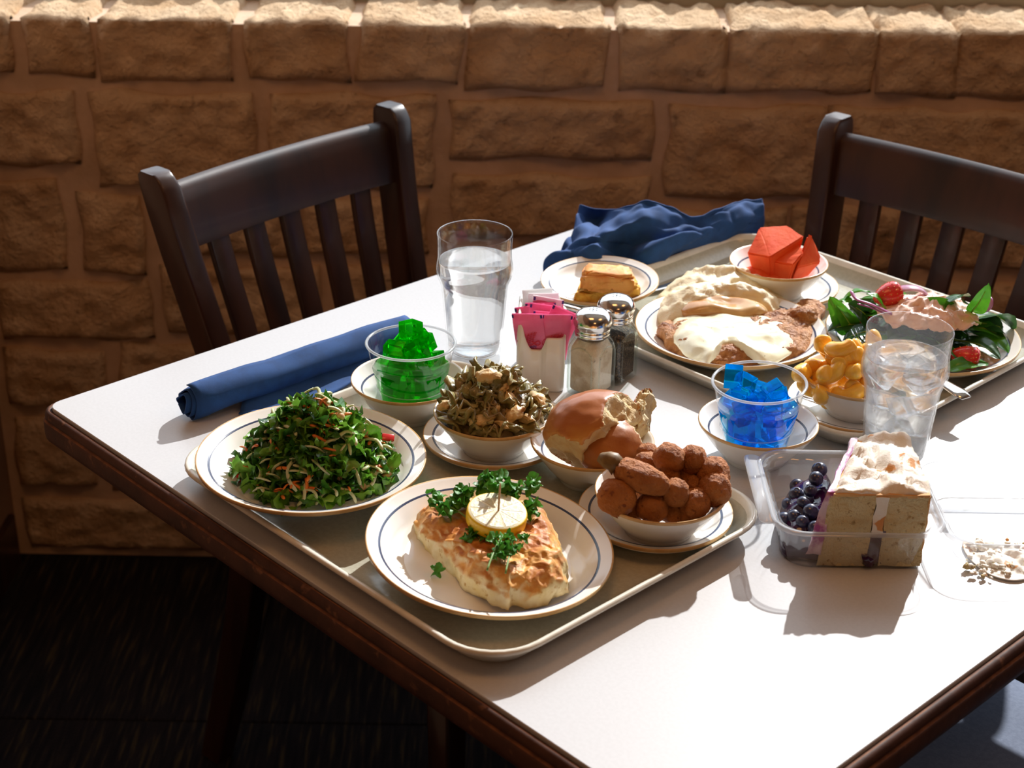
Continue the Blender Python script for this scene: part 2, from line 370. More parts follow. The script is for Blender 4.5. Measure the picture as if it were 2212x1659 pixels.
for x0, y0, x1, y1 in ((-90, 196, 172, 360), (190, 200, 560, 412), (576, 204, 938, 412), (975, 216, 1412, 352), (1445, 228, 1770, 432), (1795, 236, 2330, 420),
        (-90, 388, 145, 588), (168, 424, 322, 598), (345, 432, 640, 556), (656, 434, 928, 558), (975, 376, 1398, 520), (1420, 452, 1690, 590), (1712, 446, 2050, 590), (2070, 444, 2400, 590),
        (-110, 606, 328, 738), (346, 576, 700, 728), (716, 578, 950, 700), (968, 540, 1400, 690), (1420, 610, 1800, 760), (1820, 610, 2200, 760), (2220, 610, 2500, 760),
        (-120, 758, 236, 886), (252, 748, 560, 900), (576, 746, 940, 880), (960, 710, 1400, 880), (1420, 780, 1900, 920), (1920, 780, 2450, 920),
        (-120, 908, 210, 1058), (228, 922, 640, 1060), (660, 904, 1100, 1060), (1120, 904, 1600, 1060), (1620, 940, 2100, 1080), (2120, 940, 2600, 1080),
        (0, 1080, 476, 1194), (496, 1080, 900, 1194), (920, 1080, 1400, 1200), (1420, 1080, 1900, 1200), (1920, 1100, 2500, 1205)):
    a, zt = onwall(x0, y0); b, zb = onwall(x1, y1); rects.append((max(a, XL+.02), b, max(zb, .012), zt, False))
for z0, z1 in ((.02, .11), (.125, .23), (.245, .36), (.375, .49), (.505, .64), (.655, .79)):   # further along the wall, out of the photograph
    xa = 1.06
    while xa < XR-.1: rects.append((xa, min(xa+.34, XR), z0, z1, False)); xa += .355
for k, (a, b, zb, zt, s) in enumerate(rects):
    if b-a > .02: mk('stone', stone(a, b, zb, zt, 1.7*k+.3, s), m_stone, wb)
# window above the sill
w1 = root('window_1', None, None, (0, 0, 0), kind='structure')
fy = YW+.155
mk('bottom_rail', box(XL, XR, fy, fy+.08, .93, .995, .004), m_frame, w1, smooth=False)
mk('top_rail', box(XL, XR, fy, fy+.08, 2.50, 2.56, .004), m_frame, w1, smooth=False)
for x in (XL+.03, XR-.03): mk('jamb', box(x-.03, x+.03, fy, fy+.08, .995, 2.5, .004), m_frame, w1, smooth=False)
struct('trim_1', box(XL-.1, XR+.1, YW, YW+.2, 2.56, 2.75), m_plaster)
struct('wall_left', box(XL-.1, XL, YB-.1, YW, 0, 2.75), m_plaster)
struct('wall_right', box(XR, XR+.1, YB-.1, YW, 0, 2.75), m_plaster)
struct('wall_front', box(XL-.1, XR+.1, YB-.1, YB, 0, 2.75), m_plaster)
struct('ceiling', box(XL-.1, XR+.1, YB-.1, YW+.2, 2.72, 2.8), m_ceil)
struct('baseboard_left', box(XL, XL+.012, YB, YW-.03, 0, .10, .003), m_wood)

# ================================================================ table
S = .914
tb = root('dining_table', 'square white laminate dining table with worn dark brown wooden edge', 'table', tuple((A0+U*S/2+V*S/2).to_2d())+(0,), TH)
ring = lambda o, z: [(x, y, z) for x, y in rrect(S+2*o, S+2*o, .014+max(0, o)*1.2, 5)]
mk('tabletop', loft([ring(-.001, TZ-.006), ring(-.001, TZ-.0006), ring(-.0016, TZ)]), m_lam, tb, smooth=False)
prof = [(-.004, -.030), (-.0005, -.0042), (.0012, -.0036), (.0030, -.0030), (.0058, -.0045), (.0074, -.008), (.0076, -.0115), (.0066, -.0128), (.0090, -.0140), (.0098, -.017), (.0098, -.028), (.0085, -.0345), (.004, -.037), (-.02, -.037)]
mk('edge_band', loft([ring(o, TZ+z) for o, z in prof], False, False, [0, 0, 1, 0, 0, 0, 0, 1, 0, 0, 0, 0, 0]), [m_edge, m_edgeline], tb)
mk('underframe', box(-.40, .40, -.40, .40, TZ-.036, TZ-.0065), m_iron, tb, smooth=False)
mk('pedestal', lathe([(0, TZ-.05), (.16, TZ-.05), (.16, TZ-.037), (.045, TZ-.06), (.04, TZ-.1), (.04, .08), (.06, .05)], 32), m_iron, tb)
for k in range(4):
    mk('foot', xf(box(.0, .33, -.035, .035, 0, .045, .008), rot=(0, 0, PI/4+k*PI/2)), m_iron, tb)

# ================================================================ chairs
def make_chair(label):
    t = root('wooden_chair', label, 'chair', group='dark wooden slat back chairs')
    hw = .199
    def wx(z): return .199-.030*min(1, max(0, (.885-z)/.28)) + (.02*max(0, (.42-z)/.42))
    def yb(z):
        P = [(0, -.225), (.22, -.165), (.42, -.128), (.50, -.137), (.62, -.170), (.75, -.207), (.89, -.238)]
        for a, b in zip(P, P[1:]):
            if z <= b[0]: return a[1]+(b[1]-a[1])*(z-a[0])/(b[0]-a[0])
        return P[-1][1]
    for sx in (-1, 1):
        zs = [0, .06, .15, .25, .34, .42, .48, .55, .62, .70, .78, .84, .872, .884, .890]; rings = []
        for z in zs:
            d = .021 if z > .3 else .0165+.0045*z/.3; k = {.872: .97, .884: .85, .890: .55}.get(z, 1.0); yc = (yb(z-.03)+yb(z)+yb(z+.03))/3 if z > .03 else yb(z)
            back = .008 if z >= .884 else 0
            rings.append([(sx*wx(z)+x, yc+y-back*.4, z) for x, y in rrect(.030*(.9 if z > .88 else 1), d*2.4*k, .004, 3)])
        mk('back_post', loft(rings), m_wood, t, sharp=40)
        mk('front_leg', loft([[(sx*(hw-.006)+x, .245+y, z) for x, y in rrect(s_, s_, .005, 2)] for z, s_ in ((0, .026), (.2, .034), (.43, .038))]), m_wood, t)
        mk('side_apron', box(sx*(hw-.004)-.010, sx*(hw-.004)+.010, -.115, .24, .375, .43, .004), m_wood, t)
    for y in (-.122, .245): mk('cross_apron', box(-hw+.012, hw-.012, y-.010, y+.010, .375, .43, .004), m_wood, t)
    bow = lambda x: -.013*(1-(x/hw)**2)
    # curved top rail
    rings = []
    for i in range(17):
        ring_ = []
        for dy, z in ((-.011, .790), (.011, .790), (.012, .806), (.012, .845), (.011, .860), (.006, .868), (-.002, .870), (-.008, .865), (-.011, .852), (-.012, .82)):
            x = (wx(z)-.013)*(i/8-1); ring_.append((x, yb(z)+dy+bow(x), z))
        rings.append(ring_)
    mk('top_rail', loft(rings), m_wood, t, sharp=45)
    rings = []
    for i in range(13):
        x = (wx(.52)-.01)*(i/6-1); rings.append([(x, yb(z)+dy+bow(x)*.6, z) for dy, z in ((-.010, .505), (.010, .505), (.010, .545), (-.010, .545))])
    mk('lower_rail', loft(rings), m_wood, t, sharp=30)
    for k in range(5):
        rings = []
        for i in range(9):
            z = .538+(.797-.538)*i/8; f = i/8; xc = (k-2)*.0625*wx(z)/.19; rings.append([(xc+x, yb(z)+y+bow(xc)*(.6+.4*f), z) for x, y in rrect(.031, .011, .002, 2)])
        mk('slat', loft(rings), m_wood, t, sharp=25)
    st = loft([[(x, .085+y, z) for x, y in rrect(w_, d_, .05, 6)] for w_, d_, z in ((.40, .375, .430), (.425, .40, .436), (.432, .407, .452), (.425, .40, .470), (.40, .375, .478), (.30, .28, .482))])
    mk('seat', st, m_vinyl, t, label='slate blue vinyl seat pad')
    return t
ch = make_chair('dark wooden slat back chair tucked in at the left side by the rolled napkin')
a = math.radians(48.6); W_ = Vector((math.cos(a), math.sin(a), 0)); Fd = Vector((math.sin(a), -math.cos(a), 0))
pL = aty(335, 385, 1.887); pL = Vector((-.440, 1.887, 0)); mid = pL + W_*.199 + Fd*.240
ch.location = (mid.x, mid.y, 0); ch.rotation_euler = (0, 0, math.atan2(Fd.y, Fd.x)-PI/2)
a = math.radians(-42.5); W2 = Vector((math.cos(a), math.sin(a), 0)); F2 = Vector((W2.y, -W2.x, 0))
pL = Vector((.443, 2.165, 0)); mid = pL + W2*.199 + F2*.240
cpt(ch, (mid.x, mid.y, 0), (0, 0, math.atan2(F2.y, F2.x)-PI/2), 'dark wooden slat back chair behind the spinach salad at the right')
p = uv(.93, .50); F3 = -U
cpt(ch, (p.x, p.y, 0), (0, 0, math.atan2(F3.y, F3.x)-PI/2), 'chair with slate blue vinyl seat at the lower right table edge')

# ================================================================ trays
def make_tray(w, d, r=.055):
    t = root('cafeteria_tray', 'x', 'tray', group='cream cafeteria trays')
    R_ = lambda i, z: [(x, y, z) for x, y in rrect(w-2*i, d-2*i, max(.01, r-i), 8)]
    prof = [(.030, .0), (.020, .0015), (.006, .016), (.0015, .0195), (0, .0215), (.0008, .0238), (.003, .0246), (.0055, .0236), (.009, .0185), (.0205, .0068), (.026, .0052), (.034, .0048)]
    mk('tray_body', loft([R_(i, z) for i, z in prof], True, True, [1, 1, 1, 1, 1, 1, 1, 1, 0, 0, 0]), [m_tray, m_trayrim], t)
    return t
tf = make_tray(.462, .362); p = uv(.448, .186); tf.location = p; tf.rotation_euler = (0, 0, TH)
tf['label'] = 'cream cafeteria tray at the near left table edge, under the fish plate'
tr = root('cafeteria_tray', 'cream cafeteria tray at the back, under the gravy steak and spinach salad', 'tray', uv(.424, .722), TH, 'cream cafeteria trays')
R_ = lambda i, z: [(x, y, z) for x, y in rrect(.464-2*i, .392-2*i, max(.01, .055-i), 8)]
prof = [(.030, .0), (.020, .0015), (.006, .016), (.0015, .0195), (0, .0215), (.0008, .0238), (.003, .0246), (.0055, .0236), (.009, .0185), (.0205, .0068), (.026, .0052), (.034, .0048)]
mk('tray_body', loft([R_(i, z) for i, z in prof], True, True, [1, 1, 1, 1, 1, 1, 1, 1, 0, 0, 0]), [m_tray, m_trayrim], tr)
TF = .0048                                   # tray floor

# ================================================================ crockery
def plate_geo(R, h=.027, foot=.56, well=.70, line=.875):
    P = [(0, .0055), (well*R*.7, .0055), (well*R, .0062), (.80*R, .0115), (line*R, h*.80), (line*R+.0022, h*.825), (.965*R, h*.955), (.985*R, h*.99), (R*.996, h), (R, h-.001), (.998*R, h-.0035), (.95*R, h-.0065), (.83*R, h*.45), (foot*R+.004, .003), (foot*R, 0), (foot*R-.004, 0), (foot*R-.006, .002), (0, .002)]
    return lathe(P, 96, [0, 0, 0, 0, 2, 0, 0, 1, 1, 1, 0, 0, 0, 0, 0, 0, 0])
def bowl_geo(R, h=.042, foot=.52, line=.80):
    P = [(0, .006), (.36*R, .0063), (.50*R, .010), (.64*R, h*.44), (line*R, h*.72), (line*R+.0019, h*.745), (.95*R, h*.955), (.985*R, h*.995), (R, h-.0006), (R*1.004, h-.002), (R*.995, h-.0035), (.90*R, h*.72), (.75*R, h*.42), (foot*R+.003, .0055), (foot*R, .003), (foot*R, 0), (foot*R-.0035, 0), (foot*R-.005, .002), (0, .002)]
    return lathe(P, 80, [0, 0, 0, 0, 2, 0, 0, 1, 1, 1, 0, 0, 0, 0, 0, 0, 0, 0])
CM = [m_cer, m_gold, m_navy]
MESH = {}
def dish(kind, name, geo, label, cat, loc, group, slope=(0, 0), rz=0):
    n = Vector((-slope[0], -slope[1], 1)).normalized(); q = Vector((0, 0, 1)).rotation_difference(n)
    o = mk(name, geo, CM, None, loc, q.to_euler(), label=label, cat=cat, group=group); return o
GP, GB, GS = 'cream dinner plates with navy line', 'small cream bowls with navy line', 'cream saucers with navy line'
PLATE, BOWL, SAUC = plate_geo(.1075), bowl_geo(.059), plate_geo(.0705, .018, .58, .66, .84)
zt = TZ+TF
dish('p', 'dinner_plate', PLATE, 'cream dinner plate under the golden fish and lemon slice', 'plate', (-.0190, 1.1935, TZ+.0095), GP, (-.085, .035))
dish('p', 'dinner_plate', PLATE, 'cream dinner plate under the kale salad, overhanging the tray corner', 'plate', (-.187, 1.331, TZ+.0165), GP, (-.02, 0))
dish('p', 'dinner_plate', PLATE, 'cream dinner plate holding the gravy steak and mashed potatoes', 'plate', (.2450, 1.669, zt), GP)
dish('p', 'dinner_plate', PLATE, 'cream dinner plate under the spinach and strawberry salad', 'plate', (.4590, 1.660, zt), GP)
dish('s', 'saucer', SAUC, 'cream saucer under the bowl of green vegetable casserole', 'saucer', (-.0170, 1.4200, zt), GS)
dish('s', 'saucer', SAUC, 'cream saucer under the bowl of hush puppies', 'saucer', (.1325, 1.2765, zt), GS)
dish('s', 'saucer', SAUC, 'cream saucer under the bowl of papaya chunks', 'saucer', (.3230, 1.820, zt), GS)
dish('s', 'saucer', SAUC, 'cream saucer under the bowl of macaroni', 'saucer', (.3570, 1.5050, zt), GS)
dish('s', 'saucer', SAUC, 'cream saucer holding the cornbread, on the back tray edge', 'saucer', (.1030, 1.7900, TZ+.019), GS, (.03, .03))
dish('b', 'small_bowl', BOWL, 'small cream bowl holding the cup of green gelatin', 'bowl', (-.106, 1.4925, zt), GB)
dish('b', 'small_bowl', BOWL, 'small cream bowl full of green vegetable casserole', 'bowl', (-.0172, 1.410, zt+.0062), GB)
dish('b', 'small_bowl', BOWL, 'small cream bowl holding the torn bread rolls', 'bowl', (.0775, 1.3640, zt), GB)
dish('b', 'small_bowl', BOWL, 'small cream bowl heaped with hush puppies', 'bowl', (.1345, 1.2600, zt+.0062), GB)
dish('b', 'small_bowl', BOWL, 'small cream bowl holding the cup of blue gelatin, on bare table', 'bowl', (.2432, 1.4185, TZ), GB)
dish('b', 'small_bowl', BOWL, 'small cream bowl holding papaya chunks', 'bowl', (.3185, 1.817, zt+.0062), GB)
dish('b', 'small_bowl', BOWL, 'small cream bowl of macaroni and cheese behind the ice water', 'bowl', (.3570, 1.5050, zt+.0062), GB)
# ================================================================ drinks
def nonic(outer, inset, z0):                  # inner wall profile
    return [(max(.001, r-inset), max(z, z0)) for r, z in outer]
GO = [(.0285, 0), (.0300, .002), (.0310, .02), (.0330, .05), (.0358, .082), (.0372, .092), (.0405, .101), (.0418, .108), (.0414, .115), (.0402, .124), (.0404, .140), (.0412, .149)]
def rad(z):
    for a, b in zip(GO, GO[1:]):
        if z <= b[1]: return a[0]+(b[0]-a[0])*(z-a[1])/max(1e-6, b[1]-a[1])
    return GO[-1][0]
def tumbler(label, loc, level, gm):
    t = root('water_glass', label, 'glass', loc)
    sm = [(p.x, p.y) for p in cr([(r, z, 0) for r, z in GO], 3)]
    inner = [(r-.0018, z) for r, z in sm if z > .012]
    mk('glass_body', lathe([(0, 0)]+sm+[(.0408, .1505), (.0396, .1500)]+inner[::-1]+[(.026, .0122), (0, .0118)], 72), gm, t)
    wp = [(r-.0019, z) for r, z in sm if .013 < z < level]
    mk('water', lathe([(0, .0125), (.026, .0128)]+wp+[(rad(level)-.002, level), (rad(level)-.0032, level-.0006), (0, level-.0008)], 72), m_water, t)
    return t
wg = tumbler('tall ribbed tumbler of clear water behind the green gelatin', (-.0425, 1.637, TZ), .120, m_glass)
m_cond = clear('condensation_glass', (.98, .985, .99), 1.5, .05, 1.6, bs=420, bd=.9, haze=.035)
ig = tumbler('frosty tumbler of ice water in front of the macaroni', (.3758, 1.4015, TZ), .122, m_cond)
random.seed(5)
ice0 = None
for k in range(11):
    z = .026+.026*(k//3); a = 2.1*k+.3; rr = .0135
    loc = (.3758+rr*math.cos(a), 1.4015+rr*math.sin(a), TZ+z)
    rot = (random.uniform(-.5, .5), random.uniform(-.5, .5), random.uniform(0, 3))
    if ice0 is None:
        ice0 = mk('ice_cube', roughen(box(-.0095, .0095, -.0085, .0085, -.0105, .0105, .003, 3), .0006, 90), m_ice, None, loc, rot, label='clear ice cube floating in the frosty tumbler', cat='ice cube', group='ice cubes in the frosty tumbler')
    else: cp(ice0, None, loc, rot)

# ---------------------------------------------------------------- plastic cups of gelatin
def plastic_cup(label, loc, tilt=(0, 0, 0)):
    t = root('plastic_cup', label, 'cup', loc, rot=tilt, group='clear plastic dessert cups')
    P = [(0, .0012), (.0275, .0012), (.0290, 0), (.0302, .0015), (.0345, .022), (.0352, .0235), (.0400, .048), (.0404, .050), (.0410, .0505), (.0440, .0665), (.0450, .0695)]
    mk('cup_wall', lathe(P, 72), m_clear, t)
    rim = [(.0450+.0016*math.cos(q*PI/4), .0708+.0013*math.sin(q*PI/4)) for q in range(9)]
    mk('rolled_rim', lathe(rim, 72), m_rim, t)
    mk('ridge', lathe([(.0353, .0225), (.0361, .0232), (.0355, .0240)], 64), m_rim, t)
    return t
m_rim = clear('cup_rim_plastic', (.86, .88, .90), 1.5, .08, 3.4, haze=.32)
def gelatin(cup, col, mat_, seed, group, label, top):
    random.seed(seed); src = None; L = Vector(cup.location); Rm = cup.rotation_euler.to_matrix(); n = 0
    mass = root(col+'_gelatin', f'clear {col} gelatin filling the lower part of the plastic cup', 'gelatin', tuple(L), rot=tuple(cup.rotation_euler))
    mk('gelatin_mass', roughen(lathe([(0, .0022), (.0270, .0022), (.0285, .003), (.0296, .004), (.0338, .0224), (.0345, .0240), (.0392, .0440), (.036, .0462), (.022, .0445), (.010, .047), (0, .0450)], 48), .0010, 90, seed), mat_, mass)
    lays = [(.0150, (.016, 1)), (.0150, (.017, 4.2)), (.0290, (.0215, 3.9)), (.0300, (.0215, 5.3)), (.0300, (.020, .5)),
            (.0490, (.0225, .2)), (.0475, (.0235, 1.4)), (.0465, (.0235, 2.7)), (.0470, (.0230, 4.0)), (.0475, (.0235, 5.2)), (.0490, (0, 0))] + top
    for ci, (z, (r, a)) in enumerate(lays):
        p = L + Rm @ Vector((r*math.cos(a), r*math.sin(a), z)); k = random.uniform(.92, 1.06)
        rot = (random.uniform(-.35, .35), random.uniform(-.35, .35), random.uniform(0, 1.57)) if z < .05 else (random.uniform(-.8, .8), random.uniform(-.8, .8), random.uniform(0, 1.57))
        if src is None: src = mk('gelatin_cube', box(-.0093, .0093, -.0087, .0087, -.0090, .0090, .0006, 1), mat_, None, p, rot, smooth=False, label=label, cat='gelatin cube', group=group)
        else: cp(src, None, p, rot, k, label={len(lays)-1: f'{col} gelatin cube at the very end of the heap top', len(lays)-2: f'highest {col} gelatin cube poking above the cup'}.get(ci, label))
gc = plastic_cup('clear plastic cup full of green gelatin cubes', (-.1030, 1.4895, TZ+.0160), (math.radians(-1), 0, 0))
gelatin(gc, 'green', m_green, 3, 'green gelatin cubes', 'clear green gelatin cube in the plastic cup', [(.066, (.015, .6)), (.066, (.018, 2.0)), (.064, (.018, 3.6)), (.066, (.016, 5.2)), (.081, (.007, 1.6)), (.076, (.014, 5.9))])
bc = plastic_cup('clear plastic cup full of blue gelatin cubes', (.2405, 1.4065, TZ+.0190), (math.radians(1.0), math.radians(-1.6), 0))
gelatin(bc, 'blue', m_blue, 8, 'blue gelatin cubes', 'clear blue gelatin cube in the plastic cup', [(.062, (.017, 2.4)), (.058, (.016, 4.4)), (.058, (.016, .1)), (.072, (.026, 2.75))])

# ================================================================ shakers, sugar caddy
def se(w, r, k, z, n=48):                     # ring between square (k=0) and circle (k=1)
    out = []
    for i in range(n):
        a = 2*PI*(i+.5)/n; c, s = math.cos(a), math.sin(a); e = 7-5*k
        q = (abs(c)**e+abs(s)**e)**(-1/e); out.append((w/2*q*c*(1-k)+r*c*k, w/2*q*s*(1-k)+r*s*k, z))
    return out
def shaker(label, loc, rz, fill, fl_h, what):
    t = root(what, label, 'shaker', loc, rz, 'salt and pepper shakers')
    body = [(.036, 0, .0), (.040, 0, .002), (.0405, 0, .05), (.0395, .03, .055), (.0365, .18, .0605), (.034, .55, .0655), (.034, 1, .0685), (.034, 1, .074)]
    mk('glass_body', loft([se(w_, .0168, k, z) for w_, k, z in body], True, False), m_sglass, t, sharp=60)
    f = [(.031, 0, .0045), (.0345, 0, .0065), (.0350, 0, .05), (.034, .03, .0545), (.031, .2, .059), (.029, .6, .0635), (.029, 1, .067)]
    f = [q for q in f if q[2] <= fl_h]+[(f[min(len(f)-1, sum(q[2] <= fl_h for q in f))][0], f[min(len(f)-1, sum(q[2] <= fl_h for q in f))][1], fl_h)]
    mk('filling', loft([se(w_, .0145, k, z) for w_, k, z in f]), fill, t, sharp=60)
    for k in range(4):                         # raised arched panel edges of the pressed glass
        a = k*PI/2; pts = [(-.0145, -.0203, .004), (-.0145, -.0206, .046), (-.0125, -.0203, .052), (-.006, -.0196, .0565), (0, -.0192, .0578), (.006, -.0196, .0565), (.0125, -.0203, .052), (.0145, -.0206, .046), (.0145, -.0203, .004)]
        mk('panel_edge', xf(tube(cr(pts, 3), .0008, 5), rot=(0, 0, a)), m_sglass, t)
    P = [(.0172, .0680), (.0186, .0682), (.0188, .0700), (.0180, .0712), (.0187, .0725), (.0187, .0745), (.0178, .0757), (.0186, .0770), (.0196, .0785), (.0205, .0812), (.0206, .0835), (.0198, .0870), (.0180, .0905), (.0150, .0935), (.0105, .0955), (.005, .0963), (0, .0964)]
    ld = mk('lid', lathe(P, 64), m_steel, t)
    hg = []
    for x, y in [(0, 0)]+[(.0042*math.cos(i*PI/3), .0042*math.sin(i*PI/3)) for i in range(6)]+[(.0085*math.cos(i*PI/4+.3), .0085*math.sin(i*PI/4+.3)) for i in range(8)]:
        r = math.hypot(x, y); z = .0964-.0009*(r/.0085)**2; hg.append(xf(lathe([(0, .0001), (.0008, .0002), (.0008, -.0003)], 8), (x, y, z)))
    mk('perforations', merge(*hg), m_hole, ld)
    return t
m_salt = M('salt', (.86, .74, .60), .7, c2=(.68, .53, .38), ns=70, lo=.45, hi=.62, c3=(.25, .16, .1), ns3=170, lo3=.66, hi3=.7, bs=900, bd=.5)
m_pep = M('pepper', (.045, .032, .022), .8, c2=(.19, .13, .075), ns=520, nd=2, lo=.5, hi=.62, c3=(.008, .006, .005), ns3=400, lo3=.55, hi3=.6, bs=700, bd=.8)
shaker('square glass salt shaker with steel dome lid, beside the sugar caddy', (.0840, 1.5605, TZ), math.radians(-37), m_salt, .064, 'salt_shaker')
shaker('square glass pepper shaker with steel dome lid, behind the salt', (.1105, 1.5985, TZ), math.radians(-37), m_pep, .056, 'pepper_shaker')
cdx = root('sugar_caddy', 'cream ceramic sugar caddy with scooped front, left of the salt', 'caddy', (.0315, 1.600, TZ), math.radians(-2))
def caddy_ring(w_, d_, r, zf): return [(x, y, zf(x, y)) for x, y in rrect(w_, d_, r, 6)]
def dens(w_, d_, r):
    P = rrect(w_, d_, r, 5); out = []
    for i, p in enumerate(P):
        q = P[(i+1) % len(P)]; L_ = math.dist(p, q); n = max(1, int(L_/.0018)) if L_ > .01 else 1
        for k in range(n): out.append((p[0]+(q[0]-p[0])*k/n, p[1]+(q[1]-p[1])*k/n))
    return out
def ctop(x, y):
    h = .0785 if x < -.02 else .0775
    if y < -.038:
        s = (x+.025)/.051
        if .07 < s <= .30: h = .0500+.0285*(1-math.sin(PI/2*(s-.07)/.23))
        elif .30 < s <= .46: h = .0500
        elif .46 < s < .62: h = .0500+.0140*(.5-.5*math.cos(PI*(s-.46)/.16))
        elif s >= .62: h = .0640
    elif x > .02: h = .066
    return h
D0, D1 = dens(.052, .088, .008), dens(.045, .081, .0055)
n_ = min(len(D0), len(D1)); D0 = [D0[int(i*len(D0)/n_)] for i in range(n_)]; D1 = [D1[int(i*len(D1)/n_)] for i in range(n_)]
T0 = [ctop(x, y) for x, y in D0]
mk('caddy_body', loft([[(x*.96, y*.97, 0) for x, y in D0], [(x, y, .003) for x, y in D0], [(x, y, t-.002) for (x, y), t in zip(D0, T0)],
    [((x+a)/2, (y+b)/2, t) for (x, y), (a, b), t in zip(D0, D1, T0)], [(a, b, t-.002) for (a, b), t in zip(D1, T0)], [(a, b, .008) for a, b in D1]], True, True), m_cer, cdx)
m_pink = M('pink_paper', (.93, .24, .46), .55, c2=(.88, .19, .40), ns=60, bs=120, bd=.4, bdist=.001, transl=.25)
m_wpap = M('white_paper', (.82, .83, .84), .6, bs=120, bd=.4, bdist=.001, transl=.25)
m_pblue = M('navy_packet_print', (.04, .02, .18), .5)
m_pred = M('red_packet_print', (.62, .02, .05), .5)
def packet_geo(seed, w_=.033, h=.055):
    def f(side):
        def g(u_, v_):
            x, z = (u_-.5)*w_, v_*h; e = min(u_, 1-u_, v_*1.5, (1-v_)*1.5)
            return (x, side*(.0004+.0026*min(1, e*5)**.8*(1+.4*nz((x*60, z*60, seed), seed))) + .002*nz((x*30, z*30, 0), seed+4), z)
        return g
    a, b = sheet(9, 13, f(1)), sheet(9, 13, f(-1)); return merge(a, b)
pk = {}
def packet(i, loc, rot, mat_, label, group, mark=False):
    o = mk('sweetener_packet', packet_geo(i), mat_, None, loc, rot, label=label, cat='packet', group=group)
    if mat_ is m_pink:
        for sx in (-1, 1):
            mk('corner_print', sheet(2, 3, lambda a, b: (sx*(.0165-.0022*a), -.0015-.0006*a, .0548-.004*b)), m_pblue, o)
    if mark:                                   # red staff and clef emblem and a bit of dark script
        y = -.0046; g = [tube([(-.0075+.0012*k, y, .020+.0026*k), (.0045+.0012*k, y, .0245+.0026*k)], .00038, 4) for k in range(5)]
        g += [tube([(-.007+.0035*k, y, .0195+.0014*k), (-.0035+.0035*k, y, .0325+.0010*k)], .00034, 4) for k in range(4)]
        g.append(tube(cr([(-.011, y, .028), (-.013, y, .023), (-.009, y, .0185), (-.003, y, .0175), (.004, y, .021), (.0095, y, .0245), (.0115, y, .0215), (.008, y, .0195), (.003, y, .0235)], 5), .00060, 5))
        mk('printed_emblem', merge(*g), m_pred, o)
        cu = bpy.data.curves.new('lettering', 'FONT'); cu.body = "Sweet"; cu.size = .0062; cu.shear = .4; cu.extrude = .00005; cu.align_x = 'CENTER'
        tmp = bpy.data.objects.new('lettering', cu); COL.objects.link(tmp); bpy.context.view_layer.update()
        me = bpy.data.meshes.new_from_object(tmp.evaluated_get(bpy.context.evaluated_depsgraph_get())); bpy.data.objects.remove(tmp); me.materials.clear(); me.materials.append(m_pblue)
        to = bpy.data.objects.new('lettering', me); COL.objects.link(to); to.parent = o; to.location = (-.001, -.0044, .0158); to.rotation_euler = (PI/2, 0, 0)
    return o
GPk = 'pink sweetener packets'; cl = Vector(cdx.location); cl.z = TZ
packet(1, cl+Vector((-.0095, -.0345, .036)), (math.radians(8), math.radians(-6), math.radians(-14)), m_pink, 'pink sweetener packet hanging forward in the caddy scoop, leftmost', GPk, True)
packet(2, cl+Vector((.0095, -.0325, .034)), (math.radians(6), math.radians(5), math.radians(8)), m_pink, 'pink sweetener packet with red emblem at the front right of the caddy', GPk, True)
random.seed(11)
for k in range(7):
    packet(3+k, cl+Vector((random.uniform(-.004, .004), -.027+k*.0062, .030+random.uniform(-.002, .004))), (math.radians(random.uniform(-8, 4)), math.radians(random.uniform(-14, 18)), math.radians(random.uniform(-8, 8))), m_pink, 'pink sweetener packet standing in the row inside the sugar caddy', GPk)
packet(10, cl+Vector((.004, -.0290, .038)), (math.radians(-4), math.radians(24), math.radians(4)), m_pink, 'pink sweetener packet tilted highest above the others in the caddy', GPk)
for k in range(3):
    packet(20+k, cl+Vector((random.uniform(-.003, .003), .0175+k*.0065, .033)), (math.radians(random.uniform(-6, 6)), math.radians(random.uniform(-5, 8)), 0), m_wpap, 'white sugar packet at the back of the sugar caddy', 'white sugar packets')

# ================================================================ cutlery
def strip(path, wid, th, seg=10):
    path = [Vector(p) for p in path]; rings = []
    for i, p in enumerate(path):
        t = (path[min(i+1, len(path)-1)]-path[max(i-1, 0)]).normalized(); s = t.cross(Vector((0, 0, 1))).normalized(); n = s.cross(t)
        w_ = wid[i]; h = th[i] if isinstance(th, (list, tuple)) else th
        rings.append([p+s*(w_*math.cos(2*PI*k/seg)*abs(math.cos(2*PI*k/seg))**-.35 if abs(math.cos(2*PI*k/seg)) > 1e-4 else 0)+n*(h*math.sin(2*PI*k/seg)) for k in range(seg)])
    return loft(rings)
# table knife on the back tray
a, b = at(1385, 640, .012), at(1620, 560, .012); d = (b-a).normalized()
kn = root('table_knife', 'steel table knife lying along the back edge of the rear tray', 'knife', (0, 0, 0))
P = [at(1388, 632, .009).lerp(at(1660, 553, .010), t) for t in (0, .08, .25, .45, .52)]
mk('blade', strip(P, [.002, .006, .0085, .008, .0045], .0009), m_steel, kn)
P = [at(1388, 632, .009).lerp(at(1660, 553, .010), t) for t in (.52, .58, .7, .85, .97, 1)]
mk('handle', strip(P, [.0045, .0058, .0062, .0075, .0078, .005], [.0022, .003, .0034, .0036, .003, .002]), m_steel, kn)
